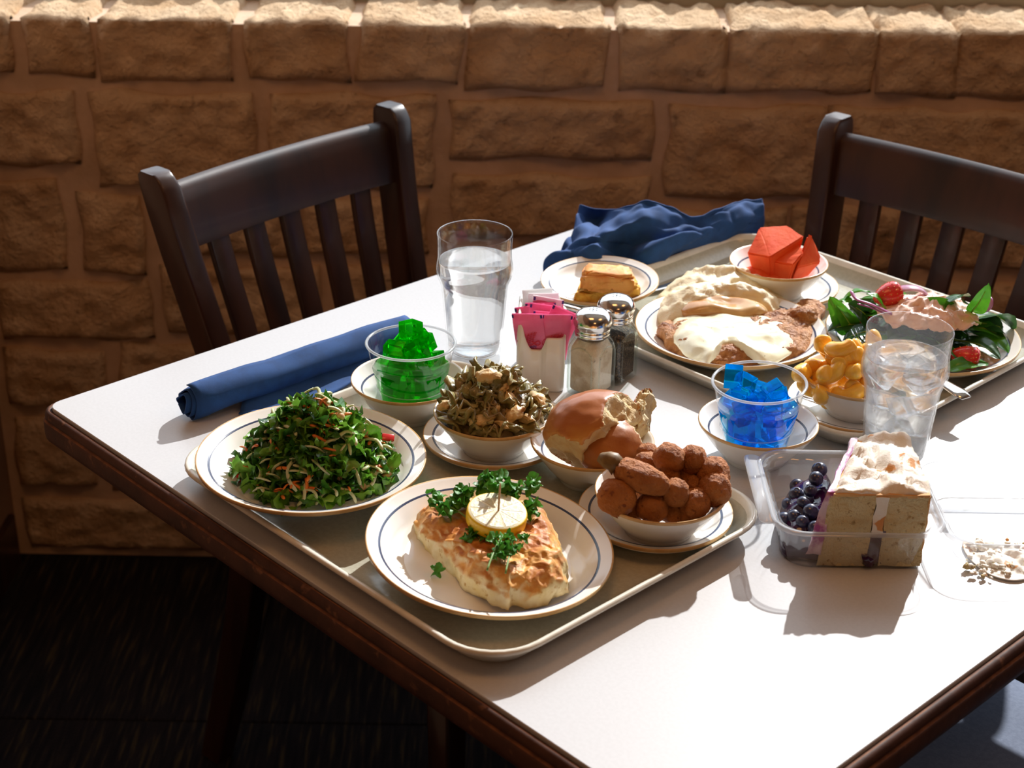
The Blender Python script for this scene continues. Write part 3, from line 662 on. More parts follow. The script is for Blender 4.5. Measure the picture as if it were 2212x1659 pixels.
# fork under the spinach, handle over the tray rim
fk = root('dinner_fork', 'steel dinner fork with its handle over the rear tray rim', 'fork', (0, 0, 0))
T, E_ = at(1850, 712, .040), at(2088, 858, .030)
mid = [T.lerp(E_, t) for t in (0, .22, .34, .5, .75, .93, 1)]
for q, dz in zip(mid, (.0, -.010, -.004, -.002, 0, 0, -.001)): q.z += dz
mk('handle', strip(mid[1:], [.0105, .0045, .0042, .0065, .0098, .0070], [.0012, .0016, .0018, .0018, .0018, .001]), m_steel, fk)
sd = (E_-T).normalized().cross(Vector((0, 0, 1)))
for k in range(4):
    o_ = sd*((k-1.5)*.0056); mk('tine', tube([mid[0]+o_*.95+Vector((0, 0, .002)), mid[0].lerp(mid[1], .3)+o_+Vector((0, 0, -.003)), mid[0].lerp(mid[1], .7)+o_+Vector((0, 0, -.003)), mid[1]+o_*.9+Vector((0, 0, .001))], [.0006, .0012, .0014, .0016], 6), m_steel, fk)
# spoon on the macaroni saucer
spn = root('teaspoon', 'steel teaspoon lying on the saucer under the macaroni bowl', 'spoon', (0, 0, 0))
P = [at(1734, 858, .0225), at(1775, 872, .0205), at(1815, 886, .0185), at(1850, 897, .017), at(1885, 905, .0165)]
mk('handle', strip(P, [.003, .0038, .0055, .0080, .0085], .0011), m_steel, spn)
# butter knife handle sticking out beside the cornbread saucer
bk = root('butter_knife', 'steel butter knife leaning on the cornbread saucer behind the caddy', 'knife', (0, 0, 0))
P = [at(1206, 660, .046), at(1222, 662, .044), at(1245, 668, .041), at(1275, 678, .037)]
mk('handle', strip(P, [.0042, .0052, .0050, .0045], [.0022, .0028, .0028, .0024]), m_steel, bk)
P = [at(1275, 678, .037), at(1320, 690, .031), at(1352, 697, .0275)]
mk('blade', strip(P, [.0045, .0065, .002], .0008), m_steel, bk)

# ================================================================ napkins
# rolled napkin: several wraps of cloth, flattened, with a loose corner along the near side
nr = root('rolled_napkin', 'navy cloth napkin rolled tight, lying left of the green gelatin', 'napkin', (0, 0, 0))
pa, pb = at(398, 872, .018), at(880, 712, .018); ax = (pb-pa); L_ = ax.length; ax.normalize(); sx_ = Vector((ax.y, -ax.x, 0))
def roll(u_, v_):                              # u along, v around the spiral
    turns = 2.6; th = -2.2+v_*turns*2*PI; k = 1-.62*(1-v_)
    rx, rz = .0255*k, .0185*k; sk = 1+.05*nz((u_*3, v_*4, 0), 2)
    x = u_*L_ + .010*(v_-.5)*(1-2*u_) + .004*nz((v_*9, u_*2, 1), 3)
    s = rx*math.cos(th)*sk; z = rz*math.sin(th)*sk; 
    z = max(z, -.0178) + .0035*nz((u_*5, math.cos(th), math.sin(th)), 6)*(.4+.6*v_)
    if u_ < .08: s *= 1-.25*(1-u_/.08)**2; z += .003*(1-u_/.08)*math.sin(2*th)
    p_ = Vector((pa.x, pa.y, TZ+.0195)) + Vector((ax.x, ax.y, 0))*x + sx_*s; p_.z += z; return p_
solid(mk('cloth_roll', sheet(40, 90, roll), m_cloth, nr), .0012)
q0, q1, q2 = at(520, 888, .001), at(795, 800, .001), at(782, 836, .001)
def flap(a_, b_):
    base = Vector((pa.x, pa.y, TZ+.003))+Vector((ax.x, ax.y, 0))*(L_*(.22+.66*a_)) + sx_*.012
    out = base + sx_*(.020+.024*math.sin(PI*min(1, a_*1.15))*1.0)*b_ - Vector((ax.x, ax.y, 0))*.02*b_
    out.z = TZ+.0025+.010*(1-b_)**2+.003*math.sin(a_*9+b_*3)*(1-abs(2*b_-1))*.6 + (.0018 if b_ > .86 else 0)
    return out
solid(mk('loose_flap', sheet(30, 12, flap), m_cloth, nr), .0014)
# crumpled napkin at the far corner: heights over a hand-placed outline
cn = root('crumpled_napkin', 'navy cloth napkin crumpled at the far table corner', 'napkin', (0, 0, 0))
gx = [at(*q) for q in ()]
# control net (rows from the far edge to the near edge), each point = photo position at its real height
net = [[(1252, 446, .062), (1300, 455, .055), (1350, 446, .072), (1400, 436, .083), (1450, 446, .076), (1500, 470, .060), (1560, 446, .064), (1605, 432, .060), (1646, 430, .056)],
       [(1246, 464, .056), (1290, 478, .040), (1345, 466, .066), (1400, 452, .078), (1452, 466, .068), (1506, 482, .052), (1560, 460, .058), (1606, 446, .056), (1650, 448, .048)],
       [(1240, 490, .048), (1280, 494, .050), (1330, 490, .062), (1390, 480, .070), (1450, 492, .058), (1510, 494, .050), (1565, 484, .046), (1610, 474, .044), (1651, 466, .036)],
       [(1226, 518, .040), (1270, 512, .054), (1315, 502, .062), (1362, 512, .050), (1432, 520, .048), (1500, 512, .044), (1556, 508, .032), (1604, 498, .028), (1650, 484, .022)],
       [(1204, 548, .030), (1250, 530, .046), (1300, 518, .054), (1338, 536, .036), (1396, 552, .038), (1470, 536, .034), (1530, 530, .020), (1580, 522, .014), (1640, 508, .010)],
       [(1174, 570, .018), (1230, 552, .036), (1290, 534, .050), (1330, 566, .022), (1392, 572, .024), (1440, 556, .022), (1500, 544, .012), (1550, 536, .008), (1600, 526, .006)],
       [(1186, 600, .004), (1240, 582, .020), (1296, 560, .036), (1328, 590, .008), (1376, 584, .014), (1420, 572, .012), (1470, 556, .006), (1520, 546, .004), (1560, 540, .003)],
       [(1194, 612, .001), (1250, 604, .004), (1300, 596, .010), (1330, 600, .002), (1372, 590, .004), (1410, 580, .003), (1450, 566, .002), (1500, 552, .002), (1540, 546, .002)]]
NP = [[at(x, y, h) for x, y, h in row] for row in net]
def cat(p0, p1, p2, p3, f): return .5*((2*p1)+(p2-p0)*f+(2*p0-5*p1+4*p2-p3)*f*f+(-p0+3*p1-3*p2+p3)*f**3)
def surf(u_, v_):
    R_, C_ = len(NP), len(NP[0]); x = u_*(C_-1); y = v_*(R_-1); i = min(int(x), C_-2); j = min(int(y), R_-2)
    rows = [cat(*[NP[min(max(jj, 0), R_-1)][min(max(i+k, 0), C_-1)] for k in (-1, 0, 1, 2)], x-i) for jj in (j-1, j, j+1, j+2)]
    p_ = cat(*rows, y-j); q_ = nz((u_*7, v_*4.5, 0), 3); p_.z = max(TZ+.001, p_.z + .016*(abs(q_)**.7-.35)*min(1, 4*v_, 6*(1-v_)+.1) + .004*nz((u_*16, v_*12, 0), 5)); return p_
solid(mk('cloth', sheet(110, 90, surf), m_cloth, cn), .0012)
hem = [surf(.006+.988*t/80, .02) + Vector((0, 0, .0006)) for t in range(81)]
mk('hem', tube(hem, .0011, 6), m_cloth, cn)
# ================================================================ food
def wm(name, px, h0, zf, mat_, parent=None, nr=20, na=90, rnd=.6, rough=None, z0=None, **k):
    """mound on a photo-measured base outline (points at height h0 above the table)"""
    P = [at(x, y, h0) for x, y in px]; c = sum(P, Vector())/len(P); pts = [((p-c).x, (p-c).y) for p in P]
    g = mound(pts, zf, nr, na, 0.0, (0, 0), 4, rnd)
    if rough:
        for a, f, s in rough: g = roughen(g, a, f, s)
    return mk(name, g, mat_, parent, (c.x, c.y, TZ+(z0 if z0 is not None else h0)), **k)
# ---------------------------------------------------------------- kale salad
m_kale = M('kale_dark', (.020, .085, .010), .30, c2=(.07, .24, .02), ns=60, lo=.42, hi=.6, bs=260, bd=.6, bdist=.001, transl=.18, rv=1, coat=.3)
m_kale2 = M('kale_bright', (.11, .33, .02), .32, c2=(.22, .45, .05), ns=60, transl=.22, bs=260, bd=.6, bdist=.001, rv=1, coat=.3)
m_cab = M('white_cabbage', (.70, .70, .45), .35, c2=(.55, .62, .30), ns=40, transl=.2, rv=1)
m_car = M('carrot', (.75, .22, .03), .35, c2=(.62, .15, .02), ns=40, rv=1)
m_redp = M('red_pepper', (.65, .02, .02), .25, coat=.4)
m_nut = M('peanut', (.62, .36, .17), .5, c2=(.70, .48, .28), ns=80)
def curly(seed, s=.011, f=150, amp=.0055):
    n = 8
    def g(a, b):
        x, y = (a-.5)*2*s, (b-.5)*2*s; r = max(abs(a-.5), abs(b-.5))*2; ang = math.atan2(y, x)
        k = 1+.28*math.sin(ang*5+seed*3)*r+.18*nz((x*200, y*200, 0), seed)
        rr = math.hypot(x, y)/max(1e-6, max(abs(x), abs(y)))
        x, y = x/rr*k*1.15, y/rr*k*1.15
        return (x, y, amp*(fb((x, y, 0), seed, f, 2)*(.5+r)) + .5*r*r*s*math.sin(ang*3+seed))
    return sheet(n, n, g)
ks = root('kale_salad', 'heap of chopped kale salad with carrot, cabbage and peanuts on its plate', 'salad', (-.1840, 1.3340, TZ+.022))
random.seed(21)
HR, HH = .074, .074
def heap(r_): return HH*(1-min(1, r_/HR)**1.35)
mk('kale_core', roughen(mound([(HR*.90*math.cos(i*PI/8), HR*.80*math.sin(i*PI/8)) for i in range(16)], lambda x, y, t: max(0.0, (HH-.012)*(1-t**1.3)), 16, 60, 0), .004, 60), m_kale, ks)
var = []
for k in range(12):
    var.append(mk('kale_leaf', curly(k*1.3, .0062+.0022*(k % 3), 230, .0062), m_kale if k % 2 else m_kale2, ks, (0, 0, 0)))
def on_heap(R_=HR, hf=heap, sq=.9, off=0.0, rmin=0):
    while True:
        r_ = R_*math.sqrt(random.random())
        if r_ >= rmin: break
    a = random.uniform(0, 2*PI); return Vector((r_*math.cos(a), r_*math.sin(a)*sq, max(.004, hf(r_)+off)))
for i in range(296):
    src = var[i % 12]; p = on_heap(HR*1.0, heap, .9, random.uniform(-.001, .006)); rot = (random.uniform(-1.0, 1.0), random.uniform(-1.0, 1.0), random.uniform(0, 6.3))
    if i < 12: src.location = p; src.rotation_euler = rot
    else: cp(src, ks, p, rot, random.uniform(.75, 1.2))
def shred(seed, L_, r_, c_=.4, sq=.5):
    random.seed(seed); return tube(cr([(-L_/2, 0, 0), (-L_*.2, L_*c_*random.uniform(-.5, .5), L_*.1), (L_*.2, L_*c_*random.uniform(-.5, .5), L_*.12), (L_/2, L_*c_*random.uniform(-.4, .4), 0)], 3), [r_*.6]+[r_]*8+[r_*.5], 6, sq)
cab = [mk('cabbage_strip', shred(k, .022+.006*(k % 3), .0019, .35), m_cab, ks) for k in range(4)]
car = [mk('carrot_shred', shred(k+9, .015+.004*(k % 2), .0017, .5), m_car, ks) for k in range(3)]
rp = mk('red_pepper_piece', box(-.005, .005, -.003, .003, -.0012, .0012, .0008), m_redp, ks)
pn = mk('peanut', blob(.0062, .0046, .0046, 2, ((.05, 3),)), m_nut, ks)
random.seed(33)
for i in range(70):
    p = on_heap(HR*1.0, heap, .9, .0075); rot = (random.uniform(-.8, .8), random.uniform(-.8, .8), random.uniform(0, 6.3))
    if i < 4: cab[i].location = p; cab[i].rotation_euler = rot
    else: cp(cab[i % 4], ks, p, rot)
for i in range(80):
    p = on_heap(HR*1.0, heap, .9, .0075); rot = (random.uniform(-.8, .8), random.uniform(-.8, .8), random.uniform(0, 6.3))
    if i < 3: car[i].location = p; car[i].rotation_euler = rot
    else: cp(car[i % 3], ks, p, rot)
def kp(px, py, h): return at(px, py, h)-Vector(ks.location)
for i, (px, py, h) in enumerate(((640, 885, .092), (628, 898, .088), (606, 925, .075), (567, 998, .050), (810, 985, .048), (838, 945, .052), (520, 1030, .030), (650, 880, .093))):
    rot = (random.uniform(-.6, .6), random.uniform(-.6, .6), random.uniform(0, 3))
    if i == 0: rp.location = kp(px, py, h-.004); rp.rotation_euler = rot
    else: cp(rp, ks, kp(px, py, h-.004), rot, random.uniform(.8, 1.3))
for i, (px, py, h) in enumerate(((648, 912, .088), (780, 1050, .036), (835, 1030, .036), (790, 935, .068), (738, 1030, .046), (600, 1060, .030), (700, 870, .1), (735, 900, .09))):
    rot = (random.uniform(-.6, .6), random.uniform(-1, 1), random.uniform(0, 3))
    if i == 0: pn.location = kp(px, py, h-.004); pn.rotation_euler = rot
    else: cp(pn, ks, kp(px, py, h-.004), rot, random.uniform(.8, 1.1))

# ---------------------------------------------------------------- baked fish
m_fish = M('fish_flesh', (.74, .58, .24), .4, c2=(.80, .70, .42), ns=45, lo=.35, hi=.65, c3=(.50, .28, .06), ns3=120, lo3=.57, hi3=.68, top=(.52, .17, .03), top2=(.78, .40, .10), tlo=.25, thi=.75, tn=.35, bs=200, bd=.5, bdist=.0015, spec=.45)
m_fish.node_tree.nodes['Principled BSDF'].inputs['Roughness'].default_value = .52
fo = [(897, 1150), (912, 1185), (950, 1222), (990, 1258), (1040, 1293), (1095, 1316), (1110, 1308), (1150, 1312), (1192, 1296), (1226, 1284), (1224, 1255), (1215, 1215), (1195, 1168), (1160, 1130), (1085, 1112), (1000, 1112), (925, 1122)]
def fz(x, y, t):
    h = .030*(1-t**7*.55) + .0045*fb((x, y, 0), 4, 38, 3)
    d = (x*.55+y*.84)                            # broad folds of the fillet
    return h + .0035*math.sin(d*95+2*nz((x*30, y*30, 0), 2))*(1-t**3)
wm('baked_fish_fillet', fo, .017, fz, m_fish, nr=46, na=230, rough=((.0035, 50, 3), (.0015, 140, 7)), label='golden baked fish fillet on the front dinner plate', cat='fish')
m_pool = liquid('lemon_butter', (.98, .93, .72), 1.4, .6)
# lemon slice and toothpick
m_rind = M('lemon_rind', (.86, .58, .015), .38, c2=(.80, .50, .01), ns=120, bs=350, bd=.4, bdist=.0008)
m_pith = M('lemon_pith', (.86, .80, .52), .5)
m_lflesh = M('lemon_flesh', (.84, .79, .52), .25, c2=(.88, .85, .68), ns=260, lo=.4, hi=.6, bs=320, bd=.6, bdist=.001, transl=.25, coat=.4)
lc = at(1073, 1112, .058)
lm = root('lemon_slice', 'thick round lemon slice on top of the baked fish', 'lemon', lc, rot=(math.radians(7), math.radians(6), 0))
R_ = .0262
mk('rind', lathe([(0, -.0085), (R_*.93, -.0085), (R_, -.006), (R_*1.01, 0), (R_, .0030), (R_*.985, .0042), (R_*.955, .0044)], 72), m_rind, lm)
mk('pith', lathe([(R_*.96, .0043), (R_*.92, .0050), (0, .0050)], 64), m_pith, lm)
for k in range(10):
    a0, a1 = 2*PI*k/10+.035, 2*PI*(k+1)/10-.035; am = (a0+a1)/2; pts = [(R_*.10*math.cos(am), R_*.10*math.sin(am))]+[(R_*.88*math.cos(a0+(a1-a0)*i/5), R_*.88*math.sin(a0+(a1-a0)*i/5)) for i in range(6)]
    mk('segment', loft([[(x, y, .0040) for x, y in pts], [(x, y, .0048) for x, y in pts], [(x*.97+.0008*math.cos(am), y*.97+.0008*math.sin(am), .0052) for x, y in pts]]), m_lflesh, lm, sharp=50)
tp0, tp1 = at(1076, 1114, .058), at(1081, 1062, .085)
tp1 = Vector((tp0.x+.0015, tp0.y+.004, tp0.z+.030))
mk('toothpick', tube([tp0-Vector((0, 0, .01)), tp0, tp0.lerp(tp1, .9), tp1], [.0004, .0009, .0009, .0004], 8), M('toothpick_wood', (.62, .40, .22), .6), label='wooden toothpick standing upright in the lemon slice', cat='toothpick')
# parsley sprigs
m_par = M('parsley', (.045, .20, .018), .42, c2=(.085, .30, .03), ns=70, transl=.25, bs=240, bd=.4, bdist=.0008, rv=1)
m_stem = M('parsley_stem', (.20, .36, .10), .4)
def leaflet(seed):
    return curly(seed, .0060, 190, .003)
def sprig(label, base, tip, n, seed, spread=.010, sz=1.0):
    b, t = Vector(base), Vector(tip); random.seed(seed); r = root('parsley_sprig', label, 'parsley', b, group='parsley sprigs on the fish')
    d = t-b; pts = [Vector((0, 0, 0)), d*.35+Vector((0, 0, .003)), d*.75+Vector((0, 0, .003)), d]
    g = [tube(cr(pts, 4), [.0009]*12+[.0005], 6)]; spots = []
    for k in range(n):
        q = d*(.50+.5*k/max(1, n-1)); o = Vector((random.uniform(-1, 1), random.uniform(-1, 1), random.uniform(.1, .7)))*spread; g.append(tube([q*.9, q+o*.6, q+o], .0005, 5)); spots.append(q+o)
    mk('stem', merge(*g), m_stem, r); lf = [mk('leaflet', leaflet(seed+i), m_par, r) for i in range(2)]
    for i, q in enumerate(spots):
        for j in range(2):
            rot = (random.uniform(-.7, .7), random.uniform(-.7, .7), random.uniform(0, 6)); p = q+Vector((random.uniform(-.003, .003), random.uniform(-.003, .003), j*.0015)); k = sz*random.uniform(.7, 1.1)
            if i == 0: lf[j].location = p; lf[j].rotation_euler = rot; lf[j].scale = (k, k, k)
            else: cp(lf[(i+j) % 2], r, p, rot, k)
    return r
sprig('curly parsley sprig behind the lemon slice, reaching back', at(1050, 1095, .050), at(1085, 1050, .066), 9, 3, .014)
sprig('flat parsley sprig pointing right behind the lemon slice', at(1085, 1090, .052), at(1138, 1052, .062), 7, 4, .009, .9)
sprig('parsley sprig left of the lemon slice, curling over the fish', at(1010, 1120, .048), at(950, 1092, .053), 8, 5, .010)
sprig('upright parsley sprig to the left behind the lemon slice', at(1015, 1090, .05), at(992, 1064, .058), 6, 6, .009)
sprig('small curly parsley tuft at the right of the lemon slice', at(1130, 1120, .046), at(1158, 1100, .052), 6, 7, .008, .9)
sprig('parsley leaves hanging below the lemon slice', at(1060, 1150, .047), at(1020, 1158, .046), 6, 8, .007, .8)
sprig('parsley stalks hanging down the front of the fish', at(1052, 1232, .0535), at(1085, 1160, .0545), 6, 9, .008, .8)
sprig('thin parsley stalks beside the hanging stalks on the fish', at(1092, 1238, .0535), at(1112, 1160, .0545), 5, 10, .008, .7)
mk('parsley_leaf', curly(4.4, .0052, 180, .003), m_par, None, at(945, 1232, .024), (1.2, .3, .4), label='single dark parsley leaf stuck to the left side of the fish', cat='parsley')

# ---------------------------------------------------------------- green vegetable casserole
m_vg = M('cooked_greens', (.17, .14, .035), .32, c2=(.36, .30, .11), ns=50, lo=.4, hi=.6, c3=(.07, .045, .012), ns3=90, lo3=.6, hi3=.7, bs=150, bd=.6, bdist=.002, coat=.4, rv=1)
m_vc = M('casserole_cheese', (.66, .42, .15), .33, c2=(.74, .56, .28), ns=60, c3=(.42, .17, .03), ns3=70, lo3=.58, hi3=.68, bs=150, bd=.6, bdist=.002, coat=.4, rv=1)
m_vs = M('casserole_sauce', (.33, .24, .10), .3, c2=(.20, .13, .045), ns=50, bs=140, bd=.6, bdist=.002, coat=.5, rv=1)
vgc = root('vegetable_casserole', 'green and cheesy vegetable casserole heaped in a small bowl', 'casserole', (-.0172, 1.410, TZ+.030))
vh = lambda r_: .058*(1-min(1, r_/.056)**1.7)
mk('casserole_core', roughen(mound([(.047*math.cos(i*PI/8), .047*math.sin(i*PI/8)) for i in range(16)], lambda x, y, t: .018+.036*(1-t**1.7), 18, 70, .012), .004, 45, 2), m_vs, vgc)
def chunk(seed, rx, ry, rz, a=.35): return blob(rx, ry, rz, 3, ((a, 1.6), (.18, 4.5), (.06, 11)), seed)
vv = [(solid(mk('vegetable_piece', curly(k*2.1, .0105+.003*(k % 2), 120, .007), [m_vg, m_vs][k % 4 == 2], vgc), .0022) if k % 5 < 4 else mk('vegetable_piece', roughen(chunk(k*2.1, .0075, .005, .0035), .002, 160, k), m_vc, vgc)) for k in range(10)]
random.seed(8)
for i in range(120):
    p = on_heap(.045, vh, 1.0, random.uniform(-.002, .005)); p.z = max(p.z, .024); rot = (random.uniform(-1, 1), random.uniform(-1, 1), random.uniform(0, 6.3))
    if i < 10: vv[i].location = p; vv[i].rotation_euler = rot
    else: cp(vv[i % 10], vgc, p, rot, random.uniform(.7, 1.15))
crs = mk('cheese_crust', roughen(chunk(31, .015, .010, .006, .4), .0025, 130, 3), m_vc, vgc)
for i, (px, py, h, s) in enumerate(((1050, 905, .062, 1), (1020, 898, .062, .8), (1085, 915, .058, .9), (1055, 812, .098, .8), (1110, 895, .066, .8), (1135, 905, .058, .8), (965, 875, .066, .6), (1160, 860, .070, .8))):
    p = at(px, py, h)-Vector(vgc.location); rot = (random.uniform(-.5, .5), random.uniform(-.5, .5), random.uniform(0, 6))
    if i == 0: crs.location = p; crs.rotation_euler = rot
    else: cp(crs, vgc, p, rot, s)

# ---------------------------------------------------------------- bread rolls
m_crust = M('bread_crust', (.66, .34, .10), .34, c2=(.58, .25, .06), ns=22, lo=.35, hi=.65, top=(.40, .125, .026), tlo=.0, thi=.7, tn=.2, c3=(.34, .10, .02), ns3=55, lo3=.6, hi3=.72, bs=90, bd=.25, bdist=.001, coat=.25)
m_crust2 = M('bread_crust_dark', (.36, .12, .028), .45, c2=(.47, .19, .05), ns=25, bs=130, bd=.35, bdist=.001)
m_crumb = M('bread_crumb', (.95, .82, .54), .8, c2=(.86, .64, .32), ns=55, lo=.4, hi=.65, bs=150, bd=.9, bdist=.004, transl=.2)
def tornroll(rx, ry, rz, seed, cuts, sub=5):
    bm = bmesh.new(); bmesh.ops.create_icosphere(bm, subdivisions=sub, radius=1); torn = set()
    for v in bm.verts:
        d = v.co.normalized(); k = 1+.07*nz(d, seed, 1.6)+.025*nz(d, seed+4, 5); p = Vector((d.x*rx, d.y*ry, d.z*rz))*k
        for n, off, am in cuts:
            n = Vector(n).normalized(); e = p.dot(n)-off
            if e > 0:
                p = p-n*(e*.93) + n*am*(fb(p, seed+9, 70, 4)) - n*am*.3; torn.add(v.index)
        v.co = p
    bm.verts.index_update()
    for f in bm.faces:
        if sum(v.index in torn for v in f.verts) >= 2: f.material_index = 1
    g = bmg(bm); bm.free(); return g
rl = at(1283, 930, .064)
mk('bread_roll', tornroll(.049, .044, .036, 3, (((-.62, -.62, -.48), .0345, .005), ((.80, -.40, .30), .0330, .006), ((.50, -.60, -.62), .0215, .004))), [m_crust, m_crumb], None, (rl.x, rl.y, rl.z+.002), (math.radians(-10), math.radians(-14), 0), label='large shiny golden bread roll with torn ends in the bread bowl', cat='bread roll', group='bread rolls')
r2 = at(1325, 968, .052)
mk('bread_roll', tornroll(.036, .030, .030, 7, (((.8, .3, .6), .022, .004),)), [m_crust2, m_crumb], None, r2, (.2, .25, .3), label='darker bread roll underneath the large golden roll', cat='bread roll', group='bread rolls')
r3 = at(1392, 915, .058)
mk('torn_bread', tornroll(.017, .026, .038, 12, (((1, -.25, .1), .001, .007), ((.1, -.2, 1), .026, .010))), [m_crust, m_crumb], None, r3, (0, .12, -.1), label='torn piece of bread standing at the right of the bread bowl', cat='bread')
# ---------------------------------------------------------------- hush puppies
m_hush = M('fried_crumb', (.40, .125, .020), .6, c2=(.56, .20, .04), ns=70, lo=.35, hi=.65, c3=(.24, .06, .012), ns3=130, lo3=.62, hi3=.7, bs=260, bd=1.0, bdist=.006, rv=1)
hv = [mk('hush_puppy', blob(.0150, .0145, .0140, 4, ((.10, 1.7), (.06, 6), (.05, 13), (.03, 26)), k*3.3), m_hush) for k in range(4)]
hp = [(862, 1048, .064, 1.26), (1175, 1135, .055, 1.06), (1570, 1100, .056, 1.04), (1750, 975, .064, 1.14), (1740, 830, .072, 1.10), (1550, 700, .082, .98), (1335, 690, .086, 1.04), (1130, 750, .070, .90),
      (1140, 655, .066, .80), (1390, 1000, .068, .95), (1540, 950, .062, .80), (1475, 875, .064, .85), (1370, 1195, .045, .80), (1330, 845, .072, .80), (1000, 960, .045, .9), (1600, 860, .055, .9), (1020, 1160, .047, .8), (1480, 1200, .045, .75), (1270, 1090, .050, .8)]
random.seed(4)
for i, (x, y, h, s) in enumerate(hp):
    p = at(1130+x/4.254, 820+y/4.254, h-.003)-Vector((0, .007, 0)); s *= .93; rot = (random.uniform(0, 6), random.uniform(0, 6), 0)
    lab = ['large round hush puppy at the front left of its bowl', 'round hush puppy at the bowl front, just left of centre', 'round hush puppy at the bowl front, right of centre', 'round hush puppy at the right rim of its bowl',
           'hush puppy behind the one at the right rim', 'upper right hush puppy at the back of the heap', 'topmost hush puppy at the back of the heap', 'hush puppy behind the fried pepper, nearer the bread roll',
           'small hush puppy at the back left, touching the bread bowl', 'hush puppy at the right end of the fried pepper', 'small hush puppy in the middle of the heap, towards the right', 'small shaded hush puppy in the middle of the heap',
           'small shaded hush puppy low between the two front ones', 'small hush puppy just behind the fried pepper end', 'hidden hush puppy underneath the fried pepper', 'hidden hush puppy under the right side of the heap',
           'small low hush puppy between the large front left one and its neighbour', 'small low hush puppy at the front bowl wall, right of centre', 'hush puppy tucked under the right end of the fried pepper'][i]
    if i < 4: o = hv[i]; o.location = p; o.rotation_euler = rot; o.scale = (s, s, s); tag(o, lab, 'hush puppy', 'hush puppies')
    else: cp(hv[i % 4], None, p, rot, s, label=lab, cat='hush puppy', group='hush puppies')
ok0 = root('fried_pepper', 'long breaded fried pepper with a dark stem lying across the hush puppies', 'fried pepper', at(1130+1085/4.254, 820+900/4.254, .078), rot=(math.radians(4), math.radians(14), math.radians(-22)))
mk('breaded_body', blob(.0265, .0138, .0130, 4, ((.12, 1.5), (.06, 6), (.05, 14), (.03, 28)), 5.5), m_hush, ok0)
mk('stem', roughen(tube([(-.022, 0, .000), (-.028, .001, .002), (-.034, .0015, .002), (-.040, .002, .001)], [.0085, .0075, .0070, .0045], 12), .0028, 150), M('fried_stem', (.14, .075, .02), .5, c2=(.22, .13, .04), ns=60), ok0)

# ---------------------------------------------------------------- cornbread
m_corn = M('cornbread_crumb', (.80, .48, .07), .75, c2=(.72, .36, .035), ns=90, lo=.4, hi=.6, bs=170, bd=.9, bdist=.004)
m_cornt = M('cornbread_crust', (.72, .27, .045), .6, c2=(.80, .40, .09), ns=40, c3=(.42, .13, .02), ns3=150, lo3=.66, hi3=.7, bs=120, bd=.4, bdist=.002)
def slab(px_front, px_back, h0, hh, seed, name, mats, label):
    a, b = [at(*q, h0) for q in px_front]; c_, d_ = [at(*q, h0) for q in px_back]; cen = (a+b+c_+d_)/4; bm = bmesh.new(); vs = []
    for z in (0, hh):
        for p in (a, b, c_, d_): vs.append(bm.verts.new((p.x-cen.x, p.y-cen.y, z)))
    bmesh.ops.convex_hull(bm, input=bm.verts); bmesh.ops.bevel(bm, geom=bm.edges[:], offset=.003, segments=2, affect='EDGES')
    bmesh.ops.triangulate(bm, faces=bm.faces); bmesh.ops.subdivide_edges(bm, edges=bm.edges[:], cuts=5, use_grid_fill=True)
    bm.normal_update()
    for f in bm.faces: f.material_index = 1 if f.normal.z > .6 else 0
    g = bmg(bm); bm.free()
    return mk(name, roughen(g, .0022, 90, seed), mats, None, (cen.x, cen.y, TZ+h0), label=label, cat='cornbread', group='cornbread pieces')
slab(((1240, 664), (1385, 652)), ((1362, 610), (1262, 612)), .0255, .019, 2, 'cornbread_piece', [m_corn, m_corn], 'yellow crumbly cornbread piece lying at the bottom of the saucer')
slab(((1252, 630), (1370, 638)), ((1362, 612), (1266, 606)), .0445, .023, 5, 'cornbread_piece', [m_cornt, m_cornt], 'orange-brown crusted cornbread piece stacked on top')

# ---------------------------------------------------------------- papaya
m_pap = M('papaya_flesh', (.84, .085, .015), .6, spec=.2, c2=(.88, .13, .03), ns=30, c3=(.92, .33, .06), ns3=50, lo3=.64, hi3=.75, bs=110, bd=.4, bdist=.002)
def chunk_hull(pts, label, seed):
    P = [at(*q) for q in pts]; c_ = sum(P, Vector())/len(P); bm = bmesh.new()
    for p in P: bm.verts.new(p-c_)
    r = bmesh.ops.convex_hull(bm, input=bm.verts); bmesh.ops.delete(bm, geom=[v for v in r['geom_interior'] if isinstance(v, bmesh.types.BMVert)], context='VERTS')
    bmesh.ops.bevel(bm, geom=bm.edges[:], offset=.0016, segments=2, affect='EDGES'); bmesh.ops.triangulate(bm, faces=bm.faces); bmesh.ops.subdivide_edges(bm, edges=bm.edges[:], cuts=3, use_grid_fill=True)
    g = bmg(bm); bm.free(); mk('papaya_chunk', roughen(g, .0007, 130, seed), m_pap, None, c_, sharp=38, label=label, cat='fruit', group='papaya chunks')
def down(pts, z, k=.0):
    out = []
    for q in pts:
        p = at(*q); out.append((.3185+(p.x-.3185)*.72, 1.817+(p.y-1.817)*.72, TZ+z))
    return out
